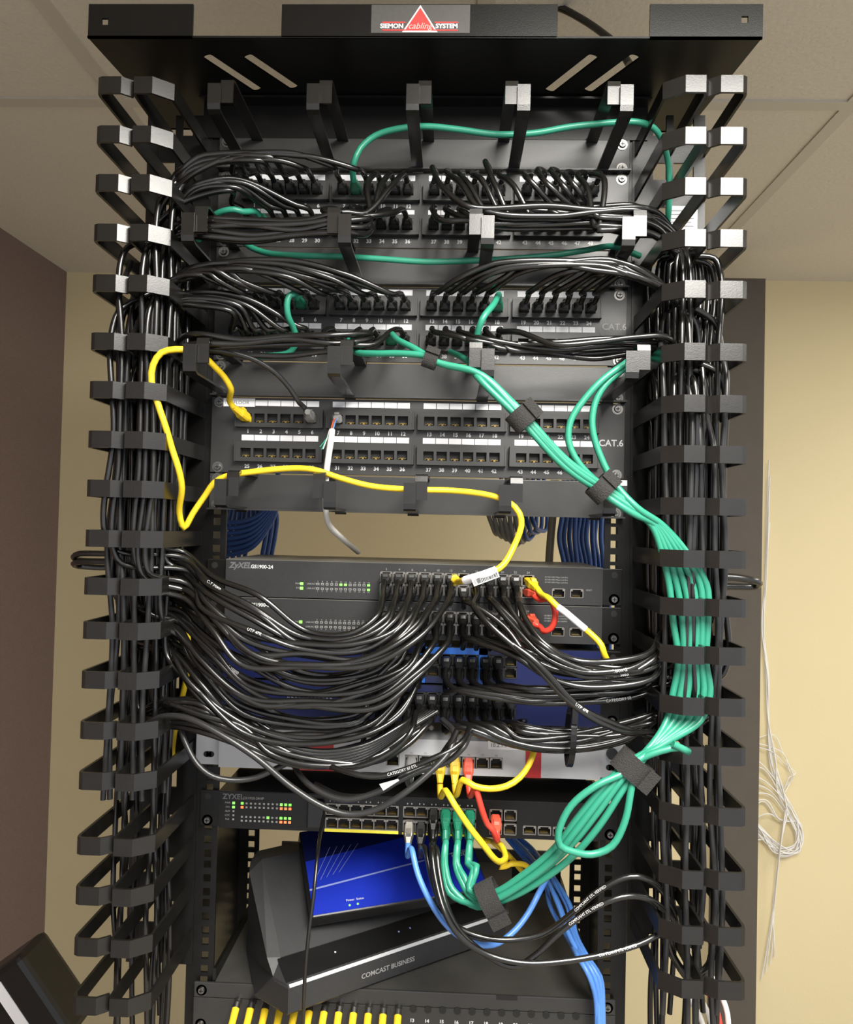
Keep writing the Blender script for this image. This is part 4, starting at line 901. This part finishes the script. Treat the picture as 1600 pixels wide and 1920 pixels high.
green('slack green cable forming an open loop in front of the lower switch', W((1270, 1400, -0.12), (1225, 1412, -0.13), (1190, 1428, -0.14), (1172, 1448, -0.145), (1120, 1472, -0.15), (1072, 1510, -0.15), (1048, 1558, -0.15), (1050, 1585, -0.15), (1072, 1596, -0.15), (1110, 1602, -0.148), (1148, 1586, -0.148), (1172, 1540, -0.148), (1184, 1480, -0.145), (1192, 1440, -0.14), (1235, 1390, -0.12), (1262, 1340, -0.10)))
green('green cable end curling up by the right finger duct', W((1262, 1395, -0.142), (1292, 1410, -0.140), (1275, 1402, -0.139), (1240, 1408, -0.138), (1205, 1422, -0.136), (1170, 1452, -0.132)))
# velcro wraps
def wrap(label, p, d, r, L, mt='velcro', flat=1.25):
    d = Vector(d).normalized(); a = d.cross(Vector((0, 1, 0))).normalized(); b = Vector((0, 1, 0)); mb = MB(); n = 28; vs = []
    for q, t_ in enumerate((-0.5, 0.5)):
        for rr in (r, r - 0.0012):
            for k in range(n):
                th = 2 * math.pi * k / n; vs.append(Vector(p) + d * L * t_ + (a * math.cos(th) * rr + b * math.sin(th) * rr / flat))
    fs = []
    for k in range(n):
        k2 = (k + 1) % n; fs += [(k, k2, 2 * n + k2, 2 * n + k), (n + k, n + k2, 3 * n + k2, 3 * n + k), (k, k2, n + k2, n + k), (2 * n + k, 2 * n + k2, 3 * n + k2, 3 * n + k)]
    mb.add(vs, fs, 0, False)
    # overlapping tab end
    e = Vector(p) + a * r * 0.55 - b * (r / flat * 0.86)
    mb.add([e + d * x + a * y - b * z for (x, y, z) in ((-L / 2, 0, 0.0004), (L / 2, 0, 0.0004), (L / 2, r * 0.65, -0.0005), (-L / 2, r * 0.65, -0.0005), (-L / 2, 0, 0.0022), (L / 2, 0, 0.0022), (L / 2, r * 0.65, 0.0012), (-L / 2, r * 0.65, 0.0012))],
           [(0, 1, 2, 3), (7, 6, 5, 4), (0, 4, 5, 1), (1, 5, 6, 2), (2, 6, 7, 3), (3, 7, 4, 0)])
    return mb.build('velcro_wrap', mt, label=label, cat='cable wrap')
def wv(x, y, Y, x2, y2): q = px(x, y, Y); return q, px(x2, y2, Y) - q
p_, d_ = wv(808, 674, -0.12, 840, 686); wrap('small black wrap around two green cables below the middle patch panel', p_, d_, 0.0095, 0.014)
p_, d_ = wv(980, 783, -0.130, 1010, 817); wrap('black wrap around green cables in front of the nearly empty patch panel', p_, d_, 0.0145, 0.020)
p_, d_ = wv(1128, 916, -0.118, 1158, 945); wrap('black wrap around green cables at the right end of the lower ring panel', p_, d_, 0.0145, 0.018)
p_, d_ = wv(1186, 1438, -0.136, 1155, 1475); wrap('wide black wrap around the thick green bundle beside the right finger duct', p_, d_, 0.0185, 0.022)
p_, d_ = wv(921, 1686, -0.107, 905, 1694); wrap('black wrap around the green bundle above the gateway', p_, d_, 0.0195, 0.020)
p_, d_ = wv(1070, 1380, -0.072, 1120, 1384); wrap('thin black strap hanging around the black cables above the silver firewall', p_, d_, 0.032, 0.006, 'black_plastic', 1.5)

# yellow cables
Yg = 'yellow patch cables'
def yellow(label, pts, plugs=(), r=0.0034): return cable('patch_cable', label, pts, r, 'cable_yellow', Yg, plugs)
a = pf(P3R[0], 0); e = Vector((ZX[5] + 0.0006, Z1R[2], Z1R[0])); e = Vector((px(852, 1090, -0.01).x, Z1R[2], Z1R[0] - 0.001))
sleeve_pts = W((965, 1022, -0.085), (945, 1058, -0.095), (925, 1072, -0.10), (900, 1080, -0.095), (872, 1088, -0.08))
o_, sp_ = yellow('long yellow cable from first open port, through lower ring panel, to grey switch', [a + Vector((-0.0100, -0.0200, 0.0090)), a + Vector((-0.0125, -0.0260, 0.0150))] + W((433, 728, -0.062), (420, 706, -0.072), (405, 690, -0.085), (384, 670, -0.10), (360, 658, -0.112), (330, 655, -0.118), (303, 661, -0.12), (287, 684, -0.12), (284, 715, -0.118), (297, 760, -0.116), (312, 805, -0.112), (322, 840, -0.105), (335, 880, -0.10), (341, 915, -0.09), (336, 960, -0.07), (345, 990, -0.06), (362, 962, -0.06), (384, 930, -0.06), (402, 905, -0.065), (425, 893, -0.068), (480, 884, -0.068), (550, 878, -0.068), (590, 881, -0.07), (640, 897, -0.07), (700, 912, -0.07), (775, 918, -0.072), (850, 920, -0.07), (915, 928, -0.075), (955, 942, -0.08), (974, 962, -0.085), (978, 985, -0.085))
      + sleeve_pts + [e + Vector((0.004, -0.030, 0)), e + Vector((0, -0.024, 0))], [(a, (-0.5, -1, 0.45), 'cable_yellow', 0), (e, (0.0, -1, -0.1), 'cable_yellow', 0)])
def sleeve(parent, pts, r=0.0044, flag=None):
    sp = spline(pts); mb = MB(); mb.sweep(sp, r, 10); o = mb.build('label_sleeve', 'paper', parent, label='white label sleeve')
    return sp
sleeve(o_, W((931, 1069, -0.099), (915, 1075, -0.099), (900, 1080, -0.096), (872, 1088, -0.081)))
mb = MB(); A_, B_ = px(886, 1091, -0.098), px(934, 1073, -0.103); ud = (B_ - A_).normalized(); vd = Vector((0, -1, 0)).cross(ud).normalized(); vd = vd if vd.z > 0 else -vd; Ls = (B_ - A_).length
mb.add([A_ - vd * 0.005, B_ - vd * 0.005, B_ + vd * 0.005, A_ + vd * 0.005], [(0, 1, 2, 3)], 0)
mb.add([A_ - vd * 0.005 + Vector((0, 0.0005, 0)), B_ - vd * 0.005 + Vector((0, 0.0005, 0)), B_ + vd * 0.005 + Vector((0, 0.0005, 0)), A_ + vd * 0.005 + Vector((0, 0.0005, 0))], [(3, 2, 1, 0)], 0)
random.seed(2); x = 0.002
while x < Ls - 0.002:
    wd = random.choice((0.0003, 0.0006, 0.0009)); q = Vector((0, -0.0003, 0)); mb.add([A_ + ud * x - vd * 0.004 + q, A_ + ud * (x + wd) - vd * 0.004 + q, A_ + ud * (x + wd) + vd * 0.0015 + q, A_ + ud * x + vd * 0.0015 + q], [(0, 1, 2, 3)], 1); x += wd + random.choice((0.0004, 0.0007))
mb.build('barcode_tag', ['paper', 'ink'], o_, label='white tag with barcode')
e = Vector((ZX[11] + 0.002, Z1R[2], Z1R[0] - 0.001))
o_, _ = yellow('short yellow cable with white sleeve slanting down right from the grey switch', [e + Vector((0.006, -0.022, -0.006)), e + Vector((0.010, -0.030, -0.012))] + W((1030, 1122, -0.055), (1048, 1140, -0.06), (1075, 1160, -0.062), (1100, 1182, -0.063), (1116, 1196, -0.066), (1128, 1210, -0.07), (1133, 1226, -0.07), (1150, 1260, -0.05)), [(e, (0.25, -1, -0.3), 'cable_yellow', 0)])
sleeve(o_, W((1046, 1138, -0.061), (1060, 1148, -0.063), (1080, 1165, -0.0635), (1098, 1180, -0.064)), 0.0038)
e = Vector((FX[2] + 0.001, -0.012, fz)); yellow('yellow cable from the silver firewall hanging down past the red one to the opening below', [e + Vector((0.0, -0.016, -0.020)), e + Vector((0.001, -0.022, -0.032))] + W((836, 1482, -0.06), (852, 1508, -0.07), (880, 1550, -0.07), (905, 1582, -0.068), (925, 1608, -0.06), (938, 1616, -0.045), (948, 1606, -0.02), (940, 1585, 0.0), (925, 1578, 0.02), (950, 1600, 0.05), (985, 1640, 0.09)), [(e, (0, -0.65, -1), 'cable_yellow', 0)])
e = Vector((FX[3] + 0.001, -0.012, fz)); yellow('yellow cable sagging in a U between the firewall ports and its red band', [e + Vector((0.0, -0.015, -0.020)), e + Vector((0.002, -0.022, -0.030))] + W((868, 1462, -0.055), (890, 1474, -0.06), (918, 1479, -0.06), (950, 1474, -0.06), (975, 1458, -0.055), (992, 1434, -0.05), (1001, 1410, -0.045), (1004, 1385, -0.03)), [(e, (0, -0.6, -1), 'cable_yellow', 0)])
yellow('yellow cable glimpsed behind the black ones in the left finger duct', [SL.pt((0.060, -0.012), zl(y, -0.012)) + Vector((0.008 * math.sin(y / 60), 0, 0)) for y in range(1080, 1480, 40)])
yellow('curl of yellow cable behind the lower switch above the green bundle', W((905, 1575, 0.04), (935, 1582, 0.05), (950, 1608, 0.05), (940, 1628, 0.05), (958, 1620, 0.05), (985, 1622, 0.06), (1000, 1640, 0.07)))
# red cables
Rg = 'red patch cables'
e = Vector((ZX[11] + 0.001, Z1R[2], Z1R[1])); e2 = Vector((ZX[11] + 0.001, Z2R[2], Z2R[0]))
cable('patch_cable', 'short red cable looping between the two grey switches', [e + Vector((0.004, -0.020, -0.002)), e + Vector((0.010, -0.026, -0.006))] + W((1030, 1123, -0.045), (1040, 1140, -0.048), (1041, 1160, -0.048), (1034, 1178, -0.046), (1020, 1184, -0.042)) + [e2 + Vector((0.012, -0.022, -0.006)), e2 + Vector((0.003, -0.020, -0.002))], 0.0034, 'cable_red', Rg,
      [(e, (0.3, -1, 0), 'boot_red', 0), (e2, (0.3, -1, 0), 'boot_red', 0)])
e = Vector((FX[4], -0.012, fz)); e2 = Vector((LXs[12], LZ[2], LZ[0] - 0.006))
cable('patch_cable', 'straight red cable hanging from the firewall to the lower switch', [e + Vector((0.0, -0.016, -0.020)), e + Vector((0.002, -0.022, -0.030))] + W((892, 1478, -0.055), (902, 1512, -0.055), (914, 1545, -0.05), (924, 1555, -0.05)) + [e2 + Vector((0, -0.028, -0.012)), e2 + Vector((0, -0.022, -0.004))], 0.0034, 'cable_red', Rg,
      [(e, (0, -0.65, -1), 'boot_red', 0), (e2, (0, -1, -0.3), 'boot_red', 0)])
# white stripped cable in port seven, grey-black one in port six
a = pf(P3R[0], 6); t0 = a + Vector((0, -0.010, -0.004))
o_, _ = cable('stripped_cable', 'white cable with bared coloured wires hanging from the seventh open port', W((623, 806, -0.04), (620, 830, -0.045), (615, 862, -0.045), (611, 900, -0.045), (611, 940, -0.043), (612, 966, -0.03), (620, 988, -0.01), (640, 1008, 0.03), (660, 1025, 0.08), (672, 1035, 0.11)), 0.0036, 'cable_white', None, [])
mbp = MB(); plug_mb(mbp, a, (0, -1, 0), length=0.012); mbp.build('plug', 'clear_plastic', o_, label='clear plastic plug')
for nm_, m_, dx, L in (('orange_wire', 'boot_red', -0.0012, 0), ('blue_wire', 'cable_blue', 0.0014, 0), ('brown_wire', 'cable_tan', 0.0004, 0)):
    MB().sweep(spline([a + Vector((dx, -0.008, 0.0)), a + Vector((dx, -0.02, -0.004)), px(624, 800, -0.038) + Vector((dx, 0, 0)), px(623, 808, -0.04) + Vector((dx * 0.6, 0, 0))]), 0.0007, 6).build(nm_, m_, o_, label=nm_.replace('_', ' '))
for nm_, m_, q in (('green_wire', 'cable_green', (600, 838)), ('green_wire', 'cable_green', (603, 843)), ('white_wire', 'cable_white', (606, 842))):
    MB().sweep(spline(W((618, 806, -0.042), (614, 820, -0.044), (q[0], q[1], -0.046))), 0.0006, 6).build(nm_, m_, o_, label=nm_.replace('_', ' '))
a = pf(P3R[0], 5)
cable('patch_cable', 'charcoal cable with clear plug sloping down into the sixth open port', [a + Vector((-0.001, -0.012, 0.001)), a + Vector((-0.004, -0.022, 0.010))] + W((562, 756, -0.05), (542, 726, -0.06), (515, 698, -0.07), (480, 676, -0.08), (440, 663, -0.09), (400, 655, -0.1), (366, 652, -0.1), (330, 660, -0.09), (312, 700, -0.08)) + run(SL, SL.take(0.05, -0.06), zl(740), zl(1500)), 0.0029, 'cable_charcoal', None,
      [(a, (0, -1, 0.2), 'clear_plastic', 0)])
# loose black cables in front of the firewall and lower switch
def black(label, pts, plugs=(), m_='cable_black', r=0.0031, group=None, prints=()): return cable('patch_cable', label, pts, r, m_, group, plugs, prints=prints)
black('thick looking charcoal cable making the lowest sweep across the lower switch', W((262, 1370, -0.08), (300, 1345, -0.10), (350, 1346, -0.115), (410, 1375, -0.12), (480, 1420, -0.12), (545, 1474, -0.12), (605, 1512, -0.12), (655, 1527, -0.12), (705, 1518, -0.12), (760, 1486, -0.12), (815, 1440, -0.11), (845, 1405, -0.10), (852, 1375, -0.09), (830, 1350, -0.05)), m_='cable_charcoal', r=0.0033)
o_, _ = black('charcoal cable with a white tag sweeping just above the lower switch', W((545, 1425, -0.06), (570, 1462, -0.08), (605, 1488, -0.09), (650, 1500, -0.095), (700, 1488, -0.095), (745, 1466, -0.095), (790, 1445, -0.09), (840, 1428, -0.085), (870, 1400, -0.085), (880, 1378, -0.07)), m_='cable_charcoal')
mb = MB(); A_, B_ = px(718, 1481, -0.099), px(748, 1462, -0.099); ud = (B_ - A_).normalized(); vd = Vector((0, -1, 0)).cross(ud); vd = vd if vd.z > 0 else -vd
mb.add([A_ - vd * 0.001, B_ - vd * 0.001, B_ + vd * 0.0012, A_ + vd * 0.007], [(0, 1, 2, 3)]); mb.build('cable_tag', 'paper', o_, label='small white paper tag')
black('glossy black cable crossing the left half of the silver firewall', W((560, 1408, -0.06), (600, 1432, -0.085), (650, 1440, -0.09), (700, 1428, -0.09), (745, 1402, -0.085), (772, 1370, -0.08), (780, 1335, -0.055)))
black('black cable with white lettering sweeping below the firewall ports', W((520, 1392, -0.06), (580, 1420, -0.08), (650, 1447, -0.10), (705, 1456, -0.105), (760, 1443, -0.105), (815, 1421, -0.105), (850, 1404, -0.10), (872, 1385, -0.09), (880, 1365, -0.07)), prints=((0.55, 'CATEGORY 5E ETL', 0.0038, 'print_white'),))
e = Vector((FX[0], -0.012, fz)); black('black cable with a clear plug in the first firewall port', [e + Vector((0, -0.016, -0.012)), e + Vector((-0.001, -0.02, -0.022))] + W((758, 1452, -0.05), (745, 1466, -0.06), (700, 1490, -0.06), (640, 1492, -0.05), (590, 1470, -0.04)), [(e, (0, -0.8, -1), 'clear_plastic', 0)], 'cable_charcoal')
black('black cable hanging in a loop at the left end of the silver firewall', W((335, 1355, -0.07), (350, 1398, -0.08), (372, 1435, -0.085), (400, 1456, -0.085), (440, 1463, -0.08), (480, 1458, -0.075), (520, 1440, -0.07), (555, 1424, -0.06)), m_='cable_charcoal')
black('stub of black cable with grey end poking above the firewall ports', W((858, 1368, -0.10), (850, 1385, -0.10), (838, 1402, -0.095), (826, 1420, -0.085), (815, 1440, -0.06)))
black('shorter glossy cable rising beside the blue usb socket', W((640, 1430, -0.05), (660, 1420, -0.06), (678, 1400, -0.06), (684, 1378, -0.05)))
random.seed(9)
for k in range(6): black('one of the black cables swinging from the left duct under the blue switches', W((300, 1330 + 6 * k, -0.07), (360, 1318 + 10 * k, -0.085), (430, 1345 + 9 * k, -0.09), (510, 1384 + 8 * k, -0.09), (590, 1408 + 6 * k, -0.09), (680, 1398 + 5 * k, -0.085), (750, 1362 + 3 * k, -0.07), (790 + 6 * k, 1334, -0.045)), group='black cables swinging under the blue switches')
# blue cable and blacks from the lower switch
e = Vector((LXs[6], LZ[2], LZ[1])); cable('patch_cable', 'light blue cable with grey plug dropping from the lower switch over the router', [e + Vector((0, -0.018, -0.012)), e + Vector((0, -0.024, -0.024))] + W((772, 1592, -0.07), (784, 1640, -0.085), (808, 1692, -0.095), (838, 1735, -0.10), (872, 1762, -0.10), (905, 1772, -0.09), (935, 1768, -0.08), (968, 1742, -0.07), (992, 1710, -0.06), (1010, 1676, -0.05), (1030, 1640, 0.0)), 0.0031, 'cable_blue', None, [(e, (0, -0.8, -0.8), 'shield', 0)])
ends = [((LXs[7], LZ[1]), 'charcoal black cable beside the light blue one, ending at the right duct top', [(797, 1590, -0.07), (808, 1640, -0.09), (826, 1692, -0.105), (856, 1736, -0.11), (900, 1756, -0.11), (960, 1762, -0.11), (1020, 1750, -0.11), (1070, 1715, -0.11), (1120, 1672, -0.11), (1170, 1646, -0.11), (1205, 1645, -0.11), (1235, 1664, -0.10), (1262, 1705, -0.09), (1272, 1750, -0.08)]),
        ((LXs[8], LZ[1]), 'black cable rising to the right duct below the highest loose one', [(818, 1590, -0.075), (824, 1640, -0.095), (838, 1700, -0.11), (868, 1752, -0.115), (920, 1795, -0.12), (965, 1812, -0.12), (1005, 1790, -0.12), (1050, 1748, -0.12), (1110, 1705, -0.12), (1165, 1682, -0.12), (1210, 1683, -0.115), (1245, 1705, -0.10), (1268, 1730, -0.09), (1290, 1770, -0.08)]),
        ((LXs[8], LZ[0]), 'black cable running lowest over the shelf to the right duct', [(810, 1590, -0.08), (815, 1640, -0.10), (832, 1705, -0.12), (862, 1755, -0.125), (915, 1790, -0.125), (985, 1806, -0.125), (1060, 1802, -0.12), (1140, 1788, -0.115), (1200, 1770, -0.11), (1245, 1752, -0.10), (1262, 1790, -0.085), (1290, 1825, -0.08), (1325, 1815, -0.08), (1345, 1770, -0.08)])]
for (x, z), lab, pp in ends:
    e = Vector((x, LZ[2], z)); black(lab, [e + Vector((0, -0.018, -0.012)), e + Vector((0, -0.024, -0.024))] + W(*pp), [(e, (0, -0.8, -0.8), 'black_plastic', 0)], prints=((0.62, 'COMPLIANT ETL VERIFIED', 0.0034, 'print_white'),))
cable('power_cord', 'thin black cord hanging straight down in front of the gateway', W((607, 1530, -0.03), (602, 1556, -0.05), (596, 1600, -0.10), (588, 1680, -0.125), (578, 1760, -0.13), (572, 1830, -0.13), (569, 1900, -0.12), (566, 1990, -0.10)), 0.0019, 'cable_black', None, cat='cord')
# black loops low in the right duct
for k in range(3): black('one of the black cables looping low in the right finger duct', W((1240 + 8 * k, 1700 + 10 * k, -0.06), (1250 + 6 * k, 1770 + 8 * k, -0.075), (1275 + 4 * k, 1812 + 8 * k, -0.08), (1310, 1826 + 8 * k, -0.08), (1335 - 2 * k, 1795 + 4 * k, -0.075), (1342 - 2 * k, 1740, -0.07), (1338, 1600, -0.06)), group='black loops low in the right duct')
# blue cables low right
random.seed(41)
for k in range(5):
    o = [(0, 0), (7, -4), (-5, 6), (12, 3), (3, 9)][k]; q = [0, 3, -4, 2, -1][k]; dY = 0.006 * ((k * 2) % 5)
    cable('network_cable', 'one of the blue cables bundled down the right side of the shelf', W((955 + o[0], 1565 + o[1], 0.22), (990 + o[0] * 1.5, 1600 + o[1] * 1.5, 0.17 + dY), (1026 + o[0] * 1.6 - q, 1650 + o[1], 0.10 + dY), (1048 + o[0] * 1.5 + q * 2, 1700, 0.06 + dY), (1066 + o[0] * 1.4 - q, 1750 + o[1], 0.02 + dY), (1090 + o[0], 1795, -0.005 - dY * 0.5), (1114 + o[0] * 0.8 + q, 1832, -0.02 - dY * 0.5), (1122 + o[0] * 0.7, 1880, -0.03), (1123 + o[0] * 0.7, 1990, -0.035)), 0.0030, 'cable_blue', 'blue cables bundled at the right of the shelf')
# navy bundles behind the open gap
random.seed(31)
for k in range(12):
    x = 424 + 8.6 * k; Yk = 0.19 + 0.02 * (k % 3)
    cable('network_cable', 'one of the navy blue cables massed behind the left end of the open gap', W((430 + 6 * k, 900, Yk - 0.03), (x, 965, Yk)) + W(*([(x - 4 - 3 * (11 - k) * 0.3, 1000 + 3 * (k % 4), Yk), (max(415, x - 25 - 30 * (11 - k) / 11), 1040, Yk)] if k < 9 else [(x - 2, 1000, Yk), (x - 10, 1045, Yk)])) + W((x - 20, 1120, Yk), (x, 1250, Yk)), 0.0034, 'cable_navy', 'navy cables behind the left of the gap')
for k in range(7):
    cable('network_cable', 'one of the dark blue cables sweeping across behind the left of the open gap', W((395, 975 + 10 * k, 0.16), (430, 980 + 10 * k, 0.165), (470, 974 + 9 * k, 0.17), (498, 955 + 7 * k, 0.175), (518, 925 + 5 * k, 0.18), (522, 870, 0.18)), 0.0034, 'cable_navy', 'navy cables sweeping behind the left of the gap')
for k in range(11):
    x = 1052 + 8.2 * k; Yk = 0.17 + 0.02 * (k % 3)
    cable('network_cable', 'one of the navy blue cables hanging behind the right end of the open gap', W((x + 6, 900, Yk), (x + 3, 965, Yk), (x + jit(3), 1010, Yk), (x + 6, 1060, Yk), (x + 8, 1250, Yk), (x - 10, 1450, Yk)), 0.0034, 'cable_navy', 'navy cables behind the right of the gap')
for k, m_ in enumerate(('cable_tan', 'cable_gray', 'cable_tan')):
    cable('network_cable', 'one of the tan and grey cables left of the navy ones behind the open gap', W((1046 - 5 * k, 900, 0.2), (1041 - 4 * k, 965, 0.2), (1037 - 4 * k, 1010, 0.2), (1034 - 4 * k, 1060, 0.2), (1030, 1400, 0.2)), 0.0026, m_, 'tan and grey cables behind the right of the gap')
for k in range(9):
    x = 919 + 10 * k; cable('network_cable', 'one of the %s cables looping into the gap beneath the lower ring panel' % ('grey' if k < 6 else 'blue'), W((x - 6, 900, 0.2), (x - 4, 960, 0.22), (x + 4, 985 + 6 * min(k, 8 - k), 0.23), (x + 12, 1002 + 5 * min(k, 8 - k) - (8 if k > 6 else 0), 0.25), (x + 26, 990, 0.29), (x + 26, 940, 0.31), (x + 20, 890, 0.31)), 0.0032, 'cable_gray' if k < 6 else 'cable_navy', '%s cables looping into the gap' % ('grey' if k < 6 else 'blue'))
for k in range(6):
    cable('network_cable', 'one of the blue cables glimpsed in the slit under the overhead tray', W((560, 150 + 6 * k, 0.12), (700, 244 + 2 * k, 0.10), (780 + 10 * k, 253 + 2 * k, 0.06), (860 + 8 * k, 256 + k, 0.05), (940, 262 + 3 * k, 0.06), (1000, 300, 0.09)), 0.0031, 'cable_blue', 'blue cables in the slit under the tray')
cable('network_cable', 'thick black cable crossing the ceiling above the overhead tray', W((940, -40, 0.14), (985, 0, 0.14), (1050, 15, 0.12), (1095, 38, 0.10), (1130, 62, 0.08), (1160, 88, 0.06), (1180, 120, 0.05)), 0.0048, 'cable_black', None)
# white wires on the right wall
random.seed(17); WY = 1.17
def J(x, y, Y, a=5): return (x + jit(a), y + jit(a), Y - abs(jit(0.012)))
for k in range(6):
    cable('phone_wire', 'one of the thin white wires hanging along the wall beside the dark board', W(J(1442, 860 + 30 * k, WY, 3), J(1436, 1080, WY, 2), J(1432, 1180, WY, 3), J(1438, 1270, WY, 4), J(1441, 1350, WY, 2), J(1450, 1430, WY, 6), J(1464, 1480, WY, 6), J(1484, 1525, WY, 6), J(1500, 1565, WY, 6), J(1494, 1594, WY, 5), J(1466, 1600, WY, 6), J(1440, 1575, WY, 6), (1415, 1545 + 6 * k, WY)), 0.0018, 'cable_white', 'thin white wires coiled on the wall', cat='wire')
for k in range(8):
    cable('phone_wire', 'one of the white wires fanning out behind the dark board edge', W((1405, 1415 + 18 * k, WY), J(1438, 1436 + 12 * k, WY, 7), J(1466, 1484 + 9 * k, WY, 8), J(1496, 1545, WY, 9), J(1492, 1588, WY, 7), J(1458, 1592, WY, 9), J(1428, 1560, WY, 8), (1405, 1530, WY)), 0.0016, 'cable_white', 'white wires fanning out by the board', cat='wire')
for k in range(3):
    cable('phone_wire', 'one of the looping stray white wires above the coil on the wall', W((1412, 1386 + 6 * k, WY), J(1446, 1384 + 14 * k, WY, 6), J(1472, 1406 + 14 * k, WY, 6), J(1488, 1436 + 10 * k, WY, 8), J(1484, 1462, WY, 5), J(1470, 1482, WY, 5)), 0.0013, 'cable_white', 'stray white wires above the coil', cat='wire')
for k in range(4):
    cable('phone_wire', 'one of the white wire tails hanging straight down below the coil', W(J(1476, 1520, WY - 0.01, 3), J(1464, 1580, WY - 0.01, 2), J(1458, 1640, WY, 2), J(1452, 1700, WY, 2), J(1442 + 3 * k, 1770, WY, 3), (1428 + 8 * k, 1836 - 14 * k, WY)), 0.0016, 'cable_white', 'white wire tails below the coil', cat='wire')
# black cords poking out beside the ducts
for k in range(2):
    cable('power_cord', ('upper' if k == 0 else 'lower') + ' of two stubby black cords looping out left of the left duct', W((300, 1034 + 15 * k, 0.03), (200, 1038 + 15 * k, 0.03), (150, 1038 + 15 * k, 0.03), (138, 1044 + 13 * k, 0.04), (146, 1050 + 11 * k, 0.05), (200, 1052 + 12 * k, 0.06), (290, 1050, 0.06)), 0.0036, 'cable_black', None, cat='cord')
cable('power_cord', 'stubby black cord poking out right of the right duct', W((1290, 1085, 0.03), (1370, 1082, 0.03), (1412, 1088, 0.03), (1424, 1094, 0.04), (1414, 1100, 0.05), (1370, 1100, 0.05), (1290, 1100, 0.05)), 0.0044, 'cable_black', None, cat='cord')
for k, m_ in enumerate(('cable_white', 'cable_white', 'cable_red', 'cable_white')):
    cable('network_cable', '%s cable slanting out of the bottom right corner below the duct' % ('first white', 'second white', 'red', 'last white')[k], W((1262 + 24 * k, 1830, -0.02), (1285 + 22 * k, 1862, -0.04), (1310 + 18 * k, 1900, -0.05), (1330 + 12 * k, 1960, -0.05)), 0.0030, m_, None)
# white sheet label on the right duct plate and grey wall box at bottom left
A_ = px(1254, 384, -0.004); B_ = px(1309, 452, -0.004)
mb = MB().box(A_.x, B_.x, -0.0012, -0.0004, B_.z, A_.z, 0)
for k in range(5): mb.box(A_.x + 0.003, B_.x - 0.004 - 0.003 * (k % 2), -0.0016, -0.0012, A_.z - 0.006 - 0.0045 * k, A_.z - 0.0053 - 0.0045 * k, 1)
mb.build('paper_label', ['paper', 'gray_ink'], label='white paper label stuck behind the fingers at the upper right of the rack', cat='label')
bx_ = thing('wall_box', 'black box with a white strip label tilted in the bottom left corner', 'box', px(70, 1850, 0.35))
c_ = px(52, 1860, 0.35); T = Matrix.Translation(c_) @ Matrix.Rotation(math.radians(-37), 4, 'Y')
MB().bevel_box(-0.11, 0.046, -0.03, 0.05, -0.095, 0.062, 0.010, T=T).build('housing', 'black_plastic', bx_)
MB().box(-0.020, -0.002, -0.0315, -0.0302, -0.055, 0.044, T=T).build('strip_label', 'paper', bx_, label='white strip label')

# ---------------------------------------------------------------- ceiling lamp (lights the rack from above and behind the viewer)
cl = thing('ceiling_light', 'rectangular ceiling light panel above and behind the viewer', 'ceiling light', (0.41, -1.02, CEIL - 0.03))
MB().box(0.09, 0.73, -1.64, -1.625, CEIL - 0.03, CEIL).box(0.09, 0.73, -0.415, -0.40, CEIL - 0.03, CEIL).box(0.09, 0.105, -1.64, -0.40, CEIL - 0.03, CEIL).box(0.715, 0.73, -1.64, -0.40, CEIL - 0.03, CEIL).build('frame', 'lamp_frame', cl)
MB().box(0.105, 0.715, -1.625, -0.415, CEIL - 0.02, CEIL - 0.015).build('diffuser', 'lamp_diffuser', cl)
